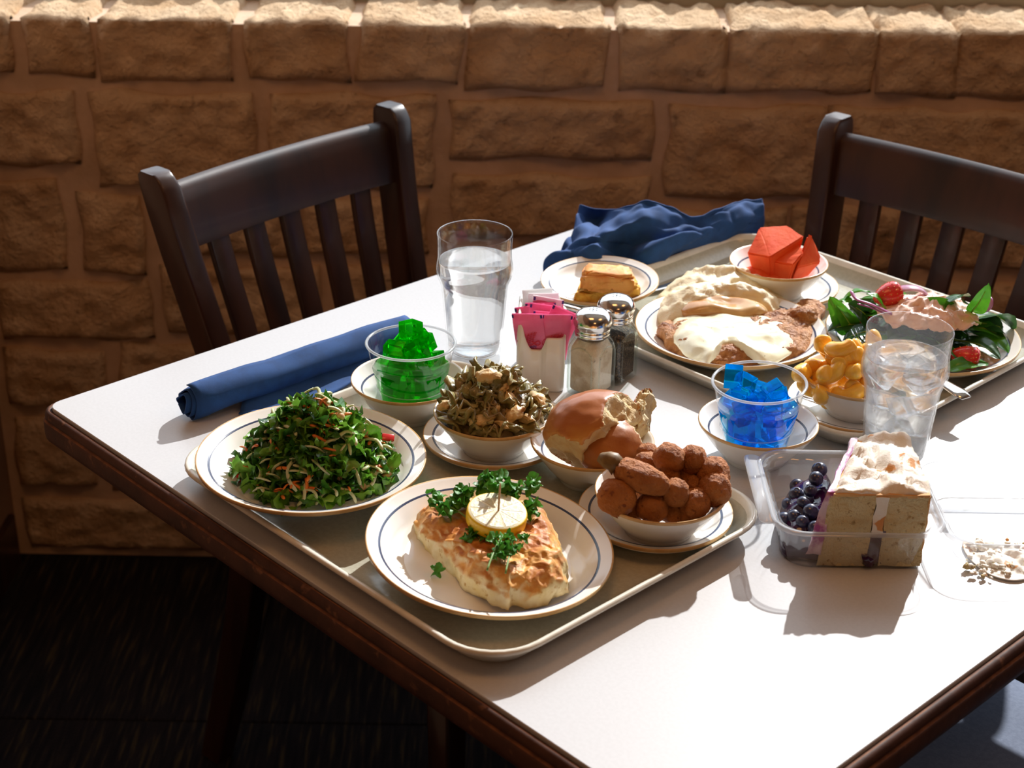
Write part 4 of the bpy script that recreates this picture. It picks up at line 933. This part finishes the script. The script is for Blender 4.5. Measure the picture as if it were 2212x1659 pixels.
def chunk_prism(top, z, label, seed, extra=()):
    P = [at(*q) for q in top]+[Vector(q) for q in down(top, z)]+[at(*q) for q in extra]; c_ = sum(P, Vector())/len(P); bm = bmesh.new()
    for p in P: bm.verts.new(p-c_)
    r = bmesh.ops.convex_hull(bm, input=bm.verts); bmesh.ops.delete(bm, geom=[v for v in r['geom_interior'] if isinstance(v, bmesh.types.BMVert)], context='VERTS')
    bmesh.ops.dissolve_limit(bm, angle_limit=math.radians(9), verts=bm.verts[:], edges=bm.edges[:])
    bmesh.ops.bevel(bm, geom=bm.edges[:], offset=.0016, segments=2, affect='EDGES'); bmesh.ops.triangulate(bm, faces=bm.faces); bmesh.ops.subdivide_edges(bm, edges=bm.edges[:], cuts=3, use_grid_fill=True)
    g = bmg(bm); bm.free(); mk('papaya_chunk', roughen(g, .0006, 130, seed), m_pap, None, c_, sharp=38, label=label, cat='fruit', group='papaya chunks')
chunk_prism([(1613, 546, .066), (1640, 490, .086), (1700, 485, .090), (1738, 510, .086), (1664, 556, .070)], .034, 'largest papaya chunk with flat top at the left of its bowl', 1)
chunk_prism([(1664, 564, .062), (1725, 522, .078), (1736, 545, .074), (1714, 572, .064)], .034, 'middle papaya chunk leaning between the other two', 2)
chunk_prism([(1746, 502, .090), (1756, 510, .086), (1722, 578, .060), (1772, 552, .062), (1774, 566, .056)], .036, 'pointed papaya chunk at the right of its bowl', 3)
mk('papaya_pulp', roughen(blob(.026, .020, .008, 3, ((.3, 3),), 2), .003, 80), m_pap, None, at(1650, 590, .040), label='soft papaya pulp in the bottom of the bowl', cat='fruit')

# ---------------------------------------------------------------- macaroni
m_mac = M('cheese_macaroni', (.98, .58, .075), .28, c2=(.96, .50, .05), ns=40, c3=(.90, .55, .14), ns3=60, lo3=.62, hi3=.75, coat=.35, sss=.12, sr=(.02, .008, .003), bs=80, bd=.2, rv=1)
def elbow(seed, r_=.0088, L_=.030):
    random.seed(seed); R2 = .0135; pts = [(R2*math.cos(a), R2*math.sin(a), 0) for a in [(-1.25+2.5*i/9) for i in range(10)]]
    return roughen(tube(pts, [r_*.75]+[r_*random.uniform(.92, 1.08) for _ in range(8)]+[r_*.75], 12), .0016, 70, seed)
mv = [subd(mk('macaroni', elbow(k+1), m_mac), 1) for k in range(3)]
mp = [(1810, 808, .066, .5, .3, 2.6), (1772, 772, .070, .6, -.4, .6), (1838, 778, .082, -.5, .3, 1.6), (1790, 835, .050, .9, .8, 3.6), (1752, 828, .054, .2, .9, 1.0), (1822, 742, .088, .4, .2, 4.2), (1850, 752, .088, -.3, .7, 2.2),
      (1790, 790, .068, .8, .2, 5.0), (1755, 800, .062, .2, .4, 2.9), (1850, 812, .060, .3, .5, .2), (1880, 780, .075, .1, .3, 3.3), (1890, 820, .060, .2, .6, 5.5), (1920, 800, .060, .5, .1, 1.2), (1860, 735, .086, .5, .3, 6.0),
      (1745, 812, .050, .3, .2, .3), (1765, 820, .048, .2, .5, 4), (1815, 830, .048, .1, .1, 2), (1850, 830, .046, .3, .2, 5), (1900, 845, .048, .1, .5, 3), (1930, 825, .048, .4, .2, 1), (1870, 800, .070, .4, .2, 3), (1820, 790, .062, .3, .3, 1), (1780, 800, .056, .3, .1, 2), (1895, 790, .064, .3, .6, 1),
      (1800, 756, .078, .9, .3, 1.9), (1835, 835, .052, .4, .3, 4.5), (1870, 845, .050, .5, .2, 2.2), (1910, 770, .062, .4, .4, .4), (1775, 850, .038, 1.2, .2, .9)]
for i, (x, y, h, a, b, c_) in enumerate(mp):
    lab = {3: 'cheese macaroni hanging over the left rim of its bowl', 0: 'large curled cheese macaroni at the front of its bowl', 5: 'topmost cheese macaroni in its bowl'}.get(i, 'cheese macaroni piece heaped in the small bowl')
    p = at(x, y, h)
    if i < 3: o = mv[i]; o.location = p; o.rotation_euler = (a, b, c_); tag(o, lab, 'macaroni', 'macaroni pieces')
    else: cp(mv[i % 3], None, p, (a, b, c_), 1, label=lab, cat='macaroni', group='macaroni pieces')
# ---------------------------------------------------------------- mashed potatoes and gravy steak
m_mash = M('mashed_potato', (.88, .79, .56), .5, c2=(.85, .74, .48), ns=40, bs=110, bd=.5, bdist=.003, sss=.1)
m_bgravy = M('brown_gravy', (.55, .27, .085), .2, c2=(.68, .44, .20), ns=30, coat=.5)
mo = [(1404, 668), (1416, 706), (1462, 718), (1540, 706), (1620, 700), (1690, 700), (1706, 668), (1690, 640), (1640, 622), (1570, 612), (1490, 616), (1430, 636)]
def mz(x, y, t):
    h = .044*(1-t**2.6)**.8
    cr_ = math.exp(-((x*11)**2*1.2+(y-.004)**2*2600)*.9); h -= .014*cr_
    return max(.0005, h+.0032*fb((x, y, 0), 5, 42, 3)*(1-t*.5) + .003*math.sin(y*190+3*nz((x*20, y*20, 0), 8))*(1-t))
wm('mashed_potatoes', mo, .0125, mz, m_mash, nr=28, na=120, rough=((.003, 60, 2), (.0014, 150, 5)), label='creamy mashed potatoes with a crater of gravy on the back plate', cat='potatoes')
go = [(1470, 668), (1480, 684), (1540, 688), (1600, 690), (1650, 684), (1652, 672), (1600, 660), (1530, 654), (1485, 656)]
wm('brown_gravy', [(x, y) for x, y in go], .030, lambda x, y, t: .0165*(1-t**5*.6)+.003*fb((x, y, 0), 3, 40, 2)-.004*math.exp(-((x*16)**2+((y)*50)**2)), m_bgravy, nr=14, na=70, z0=.030, label='brown gravy pooled in the mashed potato crater', cat='gravy')
m_steak = M('fried_steak_crust', (.42, .15, .035), .5, c2=(.60, .27, .08), ns=50, c3=(.24, .08, .025), ns3=80, lo3=.58, hi3=.7, bs=260, bd=1.0, bdist=.005)
so_ = [(1424, 722), (1440, 752), (1480, 778), (1530, 794), (1600, 798), (1680, 790), (1735, 772), (1752, 740), (1768, 706), (1776, 680), (1750, 668), (1715, 690), (1640, 704), (1540, 706), (1460, 704)]
wm('fried_steak', so_, .0125, lambda x, y, t: .020*(1-t**8*.5)+.005*fb((x, y, 0), 6, 36, 3), m_steak, nr=24, na=120, rough=((.004, 60, 1), (.0022, 170, 5)), label='breaded fried steak under white gravy on the back plate', cat='steak')
kb = mk('crust_knob', blob(.017, .013, .012, 4, ((.25, 2), (.1, 6), (.06, 13)), 4), m_steak, None, at(1735, 685, .030), label='knobbly fried steak end sticking out at the right', cat='steak')
kb.name = 'steak_end'
m_wgravy = M('white_gravy', (.86, .83, .62), .28, c2=(.83, .79, .54), ns=30, c3=(.42, .40, .25), ns3=300, lo3=.70, hi3=.73, coat=.35, bs=60, bd=.25, bdist=.002)
wo = [(1450, 700), (1450, 720), (1466, 748), (1498, 774), (1522, 786), (1544, 770), (1572, 752), (1606, 762), (1652, 786), (1700, 768), (1722, 740), (1716, 708), (1680, 688), (1600, 680), (1520, 684), (1470, 688)]
wm('white_gravy', wo, .026, lambda x, y, t: .0120*(1-t**6*.85)+.0035*fb((x, y, 0), 9, 30, 2), m_wgravy, nr=22, na=110, rough=((.002, 45, 1),), z0=.024, label='smooth white gravy blanket covering the fried steak', cat='gravy')
# ---------------------------------------------------------------- spinach salad
m_spin = M('spinach', (.050, .24, .012), .30, c2=(.10, .36, .02), ns=25, transl=.28, bs=120, bd=.35, bdist=.001, coat=.35, rv=1)
m_spin2 = M('spinach_dark', (.018, .075, .014), .30, c2=(.03, .11, .02), ns=25, transl=.18, bs=120, bd=.35, bdist=.001, coat=.35, rv=1)
m_rib = M('spinach_stem', (.30, .50, .06), .4, transl=.2)
def leaf(label, base, tip, wd, mat_, bend=.006, cup=.35, roll_=0.0, stem=True, seed=0, nrm=(0, 0, 1), group='spinach leaves'):
    b, t = Vector(base), Vector(tip); d = t-b; L_ = d.length; d.normalize(); n0 = Vector(nrm); n0 = (n0-d*n0.dot(d)).normalized(); s = d.cross(n0)
    q = Quaternion(d, roll_); n0 = q @ n0; s = q @ s
    r = root('spinach_leaf', label, 'spinach leaf', b, group=group)
    def g(a, v_):
        w_ = wd*max(0.0, math.sin(PI*min(1, max(0.0, v_))**.75))**.55*(1-.12*v_); x = (a-.5)*2*w_
        z = bend*math.sin(PI*v_)*1.0 + cup*abs(x)**1.4*8*wd**.0*.5*(1-.3*v_) + .0022*nz((a*3, v_*5, seed), seed)*min(1, abs(a-.5)*4) - (.0012 if abs(a-.5) < .07 else 0)
        return d*(v_*L_)+s*x+n0*z
    mk('blade', sheet(11, 16, g), mat_, r)
    if stem: mk('stem', tube([-d*L_*.30-Vector((0, 0, .003)), -d*L_*.1, d*L_*.1+n0*bend*.3, d*L_*.5+n0*(bend-.0006), d*L_*.8+n0*bend*.55], [.0013, .0013, .0012, .0008, .0004], 6), m_rib, r)
    return r
GSp = 'spinach leaves'
leaf('bright curled spinach leaf standing at the far left of the salad', at(1834, 722, .024), at(1792, 640, .066), .013, m_spin, .008, .5, .5, seed=1, nrm=(-.6, -.7, .4))
leaf('second bright spinach leaf standing at the left of the salad', at(1846, 718, .026), at(1806, 658, .062), .011, m_spin, .006, .5, .2, seed=2, nrm=(-.3, -.8, .5))
leaf('broad dark spinach leaf behind the fork tines', at(1880, 702, .034), at(1832, 655, .066), .019, m_spin2, .008, .4, .1, seed=3, nrm=(-.2, -.6, .7))
leaf('long bright green spinach leaf across the front of the dressing', at(2078, 690, .062), at(1938, 678, .060), .019, m_spin, .012, .2, -.7, seed=4)
leaf('upright spinach leaf sticking up at the right of the salad', at(2098, 674, .066), at(2136, 612, .108), .011, m_spin, .006, .6, .3, seed=5, nrm=(-.3, -.9, .2))
leaf('large dark spinach leaf drooping at the right of the salad', at(2100, 690, .056), at(2188, 712, .030), .024, m_spin2, .012, .2, -.2, seed=6)
leaf('wrinkled dark spinach leaf at the right plate rim', at(2120, 700, .048), at(2170, 735, .026), .018, m_spin2, .01, .2, .3, seed=7)
leaf('bright spinach leaf lying on the near plate rim under the strawberry', at(2044, 800, .030), at(2136, 786, .030), .011, m_spin, .005, .3, .2, False, seed=8)
leaf('grey-green spinach leaf on top of the dressing', at(2050, 652, .082), at(2096, 640, .084), .014, m_spin2, .004, .2, -.4, False, seed=9)
leaf('bright spinach leaf at the back left by the strawberry', at(1820, 652, .052), at(1880, 630, .066), .012, m_spin, .006, .3, -.3, seed=10)
leaf('small bright spinach leaf in front of the back strawberry', at(1908, 662, .07), at(1872, 634, .082), .009, m_spin, .004, .4, .2, seed=11)
leaf('spinach leaf with long stalk reaching off the left plate rim', at(1800, 662, .046), at(1842, 655, .058), .012, m_spin, .006, .3, .0, seed=12)
leaf('bright spinach leaf edge showing right of the tumbler', at(2062, 716, .040), at(2090, 730, .034), .009, m_spin, .004, .3, .3, False, seed=13)
leaf('spinach leaf with pale stalk reaching off the right plate rim', at(2185, 700, .036), at(2150, 690, .044), .010, m_spin2, .006, .3, .0, seed=14)
random.seed(71)
mk('spinach_bed', roughen(mound([(.064*math.cos(i*PI/8), .056*math.sin(i*PI/8)) for i in range(16)], lambda x, y, t: .004+.034*(1-t**2), 16, 60, 0), .006, 50, 4), m_spin2, None, (.457, 1.664, TZ+.013), label='dense bed of dark spinach under the dressed top leaves', cat='spinach', kind='stuff')
for k in range(30):
    a = random.uniform(0, 2*PI); r_ = random.uniform(.015, .070); c_ = Vector((.455+r_*math.cos(a), 1.662+r_*math.sin(a)*.85, TZ+.026+.040*(1-r_/.085)+random.uniform(-.004, .003)))
    d = Vector((math.cos(a+random.uniform(-1, 1)), math.sin(a+random.uniform(-1, 1)), random.uniform(-.25, .25)))*.050
    leaf('dark spinach leaf inside the pile of salad', c_-d*.3, c_+d*.7, random.uniform(.014, .019), m_spin2 if k % 3 else m_spin, .007, .3, random.uniform(-.5, .5), k % 2 == 0, 30+k)
m_straw = M('strawberry', (.62, .012, .018), .25, c2=(.75, .04, .03), ns=30, coat=.5)
m_seed = M('strawberry_seed', (.80, .45, .12), .4)
def strawberry(label, loc, rot, s=1.0):
    r = root('strawberry', label, 'strawberry', loc, rot=rot, group='strawberries in the salad'); r.scale = (s, s, s)
    P = [(0, -.018), (.004, -.0165), (.0085, -.011), (.0120, -.003), (.0132, .005), (.0118, .0105), (.007, .0130), (0, .0135)]
    prof_ = [(p.x, p.y) for p in cr([(a, b, 0) for a, b in P], 4)]; prof_ = [(max(0, a), b) for a, b in prof_]; prof_[0] = (0, prof_[0][1]); prof_[-1] = (0, prof_[-1][1])
    mk('flesh', lathe(prof_, 40), m_straw, r)
    sd_ = []
    for row, (a, b) in enumerate(prof_[3:-4:3]):
        n = max(4, int(a*2*PI/.0042))
        for k in range(n):
            an = 2*PI*(k+.5*(row % 2))/n; sd_.append(xf(blob(.0005, .0005, .0008, 1), (a*1.01*math.cos(an), a*1.01*math.sin(an), b)))
    mk('seeds', merge(*sd_), m_seed, r); return r
strawberry('strawberry lying at the back of the spinach salad', at(1920, 637, .076), (0, math.radians(80), math.radians(20)), 1.05)
strawberry('cut strawberry by the near plate rim, right of the tumbler', at(2088, 772, .034), (0, math.radians(98), math.radians(-12)), 1.0)
strawberry('strawberry half buried behind the fork', at(1872, 690, .040), (0, math.radians(85), math.radians(30)), .85)
m_onion = M('red_onion', (.62, .30, .50), .3, c2=(.80, .62, .72), ns=30, transl=.3, coat=.3)
m_onion2 = M('red_onion_skin', (.30, .05, .22), .3, c2=(.50, .16, .40), ns=40, coat=.3)
def ribbon(name, label, pts, hw, th, mats):
    P = cr(pts, 6); c_ = sum(P, Vector())/len(P)
    return mk(name, tube([p-c_ for p in P], [hw*.4]+[hw]*(len(P)-2)+[hw*.4], 8, th/hw, up=(0, 0, 1)), mats, None, c_, label=label, cat='onion', group='red onion slices')
ribbon('onion_slice', 'thin purple onion strip curving over the left leaves', [at(1838, 628, .085), at(1850, 646, .080), at(1878, 656, .078), at(1905, 668, .072), at(1930, 680, .066)], .0022, .001, m_onion2)
ribbon('onion_slice', 'purple onion strip forking by the left leaves', [at(1852, 656, .078), at(1880, 664, .073), at(1912, 677, .066)], .0018, .001, m_onion2)
ribbon('onion_slice', 'purple onion ring at the right behind the upright leaf', [at(2098, 660, .068), at(2122, 640, .078), at(2139, 648, .080), at(2136, 665, .072), at(2112, 676, .064)], .0030, .0012, m_onion2)
g = [(x, y) for x, y in ((1922, 640), (1940, 618), (1975, 612), (2005, 622), (2006, 640))]
ribbon('onion_slice', 'pale onion slice standing at the back of the salad', [at(1926, 640, .074), at(1942, 626, .082), at(1966, 622, .085), (at(1990, 626, .082)), at(2004, 640, .074)], .0075, .002, m_onion)
m_dress = M('pink_dressing', (.95, .68, .56), .28, c2=(.90, .57, .44), ns=60, c3=(.45, .20, .14), ns3=110, lo3=.68, hi3=.74, coat=.4, bs=80, bd=.4, bdist=.002)
do = [(1896, 678), (1925, 700), (1985, 708), (2050, 712), (2100, 706), (2112, 690), (2090, 664), (2040, 650), (1995, 642), (1950, 646), (1910, 658)]
wm('salad_dressing', do, .060, lambda x, y, t: .020*(1-t**2.2)+.005*fb((x, y, 0), 2, 55, 3), m_dress, nr=20, na=110, rough=((.004, 70, 4), (.0016, 200, 8)), label='creamy pink dressing spread over the spinach salad', cat='dressing')
do = [(2078, 712), (2094, 740), (2110, 770), (2135, 788), (2158, 778), (2162, 760), (2140, 742), (2128, 716), (2105, 700)]
wm('salad_dressing', do, .024, lambda x, y, t: .014*(1-t**3)+.018*max(0, min(1, (y+.015)/.05))*(1-t**2)+.004*fb((x, y, 0), 3, 60, 3), m_dress, nr=18, na=90, rough=((.003, 80, 4), (.0014, 220, 8)), z0=.014, label='creamy pink dressing running down to the right plate rim', cat='dressing')

# ---------------------------------------------------------------- cake in a clear clamshell
CX0, CX1, CY0, CY1 = .234, .378, 1.206, 1.350
ccx, ccy, cw, cdp = (CX0+CX1)/2, (CY0+CY1)/2, CX1-CX0, CY1-CY0
def ribring(w_, d_, r, z, rib=0.0):
    out = []
    for i, (x, y) in enumerate(dens2(w_, d_, r)):
        k = 1+rib*((i % 4 < 2)*2-1); out.append((x*k, y*k, z))
    return out
def dens2(w_, d_, r):
    P = rrect(w_, d_, r, 5); out = []
    for i, p in enumerate(P):
        q = P[(i+1) % len(P)]; n = 24 if math.dist(p, q) > .02 else 1
        for k in range(n): out.append((p[0]+(q[0]-p[0])*k/n, p[1]+(q[1]-p[1])*k/n))
    return out
def tub(h, flip=False):
    rings = [ribring(cw-.030, cdp-.030, .020, .0012), ribring(cw-.022, cdp-.022, .022, .0), ribring(cw-.020, cdp-.020, .022, .004, .009), ribring(cw-.012, cdp-.012, .024, h*.72, .009), ribring(cw-.010, cdp-.010, .024, h-.003, 0), ribring(cw-.002, cdp-.002, .026, h-.001), ribring(cw+.004, cdp+.004, .028, h-.0005)]
    return loft(rings, True, False)
cb = root('clamshell_container', 'clear plastic clamshell container holding the cake, its lid open to the right', 'container', (ccx, ccy, TZ))
CH = .043
mk('base_tub', tub(CH), m_clam, cb)
mk('base_rim', loft([[(x, y, CH+z) for x, y in rrect(cw+o, cdp+o, .028, 8)] for o, z in ((0, -.0012), (.003, .0012), (.008, .0012), (.0100, -.0018))], False, False), m_rim, cb)
tw = .0155
m_tabp = clear('clamshell_tab_plastic', rough=.1, amt=4, haze=.5)
tab = loft([[(-cw/2-.0075+x, .004+y, CH+z) for x, y in rrect(tw, cdp-.020, .007, 6)] for z in (-.0008, .0006)])
mk('closing_tab', tab, m_tabp, cb)
for yy in (.040, -.032):
    mk('snap_button', loft([[(-cw/2-.008+x, yy+y, CH+z) for x, y in rrect(a_, b_, .003, 4)] for a_, b_, z in ((.0075, .022, .0006), (.0065, .020, -.004), (.0045, .016, -.0045))], False, True), m_clam, cb)
lx = ccx+cw+.010
lid = mk('lid_tub', xf(tub(.030), (cw+.010, .006, .0)), m_clam, cb)
mk('lid_rim', loft([[(x+cw+.010, y+.006, .030+z) for x, y in rrect(cw+o, cdp+o, .028, 8)] for o, z in ((0, -.0012), (.003, .0012), (.007, .0012), (.0090, -.0018))], False, False), m_rim, lid)
mk('hinge', box(cw/2+.001, cw/2+.009, -cdp*.35, cdp*.35, .031, .0318), m_clam, cb)
# cake slice
m_sponge = M('white_cake_sponge', (.98, .85, .50), .8, transl=.18, c2=(.95, .76, .38), ns=70, lo=.4, hi=.65, c3=(.55, .36, .13), ns3=150, lo3=.60, hi3=.70, bs=200, bd=1.0, bdist=.008)
m_frost = M('cream_frosting', (.84, .78, .68), .5, c2=(.80, .72, .60), ns=40, c3=(.62, .27, .07), ns3=34, lo3=.61, hi3=.635, bs=70, bd=.5, bdist=.003, sss=.08)
m_ccrust = M('cake_crust', (.62, .30, .09), .7, c2=(.72, .42, .15), ns=40, bs=160, bd=.5)
m_frostp = M('berry_stained_frosting', (.70, .52, .58), .4, c2=(.34, .06, .24), ns=45, lo=.45, hi=.6, bs=80, bd=.4, bdist=.002)
m_berrysauce = M('blueberry_sauce', (.018, .004, .028), .12, c2=(.05, .006, .045), ns=40, coat=.25)
m_berry = M('blueberry', (.018, .020, .055), .30, c2=(.035, .045, .10), ns=60, coat=.5, rv=1)
ck = root('cake_slice', 'frosted layer cake slice with blueberry filling in the clamshell', 'cake', (.318, 1.262, TZ+.0025))
FY, BY = 1.2165-1.262, 1.318-1.262
def xl(s, y, z):                               # s 0..1 across the slice
    f = (y-FY)/(BY-FY); a_ = (-.047+.040*f)*(1)+ (.006*z/.075); b_ = .0445+.003*f; return a_+(b_-a_)*s
def layer(name, s0, s1, z0, z1, mat_, rr, seed, **k):
    nx, ny, nz_ = 8, 12, 10; bm = bmesh.new(); bmesh.ops.create_cube(bm, size=1); bmesh.ops.subdivide_edges(bm, edges=bm.edges[:], cuts=9, use_grid_fill=True)
    for v in bm.verts:
        a, b, c_ = v.co.x+.5, v.co.y+.5, v.co.z+.5; z = z0+(z1-z0)*c_; y = FY+(BY-FY)*b; v.co = Vector((xl(s0+(s1-s0)*a, y, z), y, z))
    g = bmg(bm); bm.free(); return mk(name, roughen(g, rr, 80, seed), mat_, ck, sharp=60, **k)
layer('sponge_layer', 0.0, .47, 0, .071, m_sponge, .0014, 1)
layer('sponge_layer', .59, 1.0, 0, .071, m_sponge, .0014, 2)
layer('browned_crust', .992, 1.012, .004, .0712, m_ccrust, .0012, 7)
layer('browned_crust', .0, 1.005, .0695, .0722, m_ccrust, .0012, 8)
layer('cream_filling', .472, .588, .030, .070, m_frost, .0016, 3)
layer('berry_filling', .44, .62, .0015, .034, m_berrysauce, .0045, 4)
def ft(x, y, t): return .0010
bm = bmesh.new(); bmesh.ops.create_cube(bm, size=1); bmesh.ops.subdivide_edges(bm, edges=bm.edges[:], cuts=21, use_grid_fill=True)
for v in bm.verts:
    a, b, c_ = v.co.x+.5, v.co.y+.5, v.co.z+.5; y = FY+.001+(BY-FY+.001)*b; z = .0705+.0070*c_; x = xl(-.03+1.05*a, y, z)
    z += c_*(.0045*fb((x*1.0, y, 0), 3, 60, 4)+.0014*math.sin(y*330+x*90)) - c_*.0045*max(0, .05-b)/.05 + c_*.003*fb((x, y, 0), 8, 110, 2) - (.010*max(0, .10-a)/.10) - .003*max(0, a-.9)/.1
    v.co = Vector((x, y, z))
g = bmg(bm); bm.free(); mk('top_frosting', roughen(g, .0010, 120, 5), m_frost, ck)
bm = bmesh.new(); bmesh.ops.create_cube(bm, size=1); bmesh.ops.subdivide_edges(bm, edges=bm.edges[:], cuts=15, use_grid_fill=True)
for v in bm.verts:
    a, b, c_ = v.co.x+.5, v.co.y+.5, v.co.z+.5; y = FY-.001+(BY-FY+.002)*b; z = .012+.062*c_; x = xl(0, y, z)-.0075*(1-c_*.25)*(1-a)*(1+.8*(1-c_)) + .002
    v.co = Vector((x, y, z))
g = bmg(bm); bm.free(); mk('side_frosting', roughen(g, .0022, 60, 9), m_frostp, ck, label='purple berry stained frosting')
so2 = [(1690, 1196), (1730, 1206), (1790, 1206), (1800, 1150), (1796, 1090), (1765, 1060), (1715, 1080), (1684, 1110), (1682, 1150)]
wm('blueberry_sauce', so2, .004, lambda x, y, t: .030*(1-t**5*.75)+.004*fb((x, y, 0), 3, 60, 2)+.010*max(0, min(1, x/.03)), m_berrysauce, nr=14, na=70, z0=.0035, label='dark glossy blueberry sauce pooled left of the cake', cat='sauce')
bb = root('blueberry', 'x', 'blueberry', (0, 0, 0), group='blueberries beside the cake')
mk('berry_skin', blob(.0070, .0070, .0064, 3, ((.05, 2),)), m_berry, bb)
mk('crown', xf(lathe([(.0008, .0052), (.0022, .0056), (.0026, .0066), (.0021, .0060), (.0010, .0054)], 10), (0, 0, 0)), m_berry, bb)
random.seed(6)
for i, (x, y, h) in enumerate(((1763, 1034, .050), (1751, 1060, .043), (1720, 1068, .033), (1736, 1086, .036), (1716, 1116, .029), (1734, 1127, .031), (1703, 1090, .026), (1752, 1105, .036), (1692, 1122, .024), (1706, 1148, .018), (1735, 1160, .018), (1760, 1140, .03), (1770, 1015, .050), (1722, 1050, .024))):
    lab = {0: 'highest blueberry against the cake frosting', 4: 'matte blueberry just above the container front rim, left one', 5: 'matte blueberry just above the container front rim, right one'}.get(i, 'dark blueberry in the sauce left of the cake')
    rot = (random.uniform(-1.2, 1.2), random.uniform(-1.2, 1.2), 0)
    if i == 0: bb.location = at(x, y, h); bb.rotation_euler = rot; bb['label'] = lab
    else: cpt(bb, at(x, y, h), rot, lab, s=random.uniform(.88, 1.08))
# frosting crumbs left in the lid
random.seed(14); gs = []
for k in range(80):
    p = at(random.uniform(2085, 2240), random.uniform(1165, 1250), .004); s = random.uniform(.0008, .0036)
    gs.append(xf(blob(s, s*.9, s*.7, 2, ((.7, 2), (.4, 5)), k), (p.x, p.y, TZ+.003+s*.4), (0, 0, random.uniform(0, 6)), mi=0 if k % 6 else 1))
wm('frosting_smear', [(2080, 1170), (2095, 1205), (2140, 1240), (2200, 1252), (2250, 1230), (2235, 1190), (2180, 1176), (2120, 1160)], .003, lambda x, y, t: max(.0006, (.0022+.0055*fb((x, y, 0), 3, 90, 3))*(1-t**3)), m_frost, nr=18, na=80, z0=.0018, label='thin smear of frosting on the bottom of the clear lid', cat='frosting')
mk('frosting_crumbs', merge(*gs), [m_frost, m_sponge], label='smears and crumbs of frosting left in the open clear lid', cat='crumbs', kind='stuff')
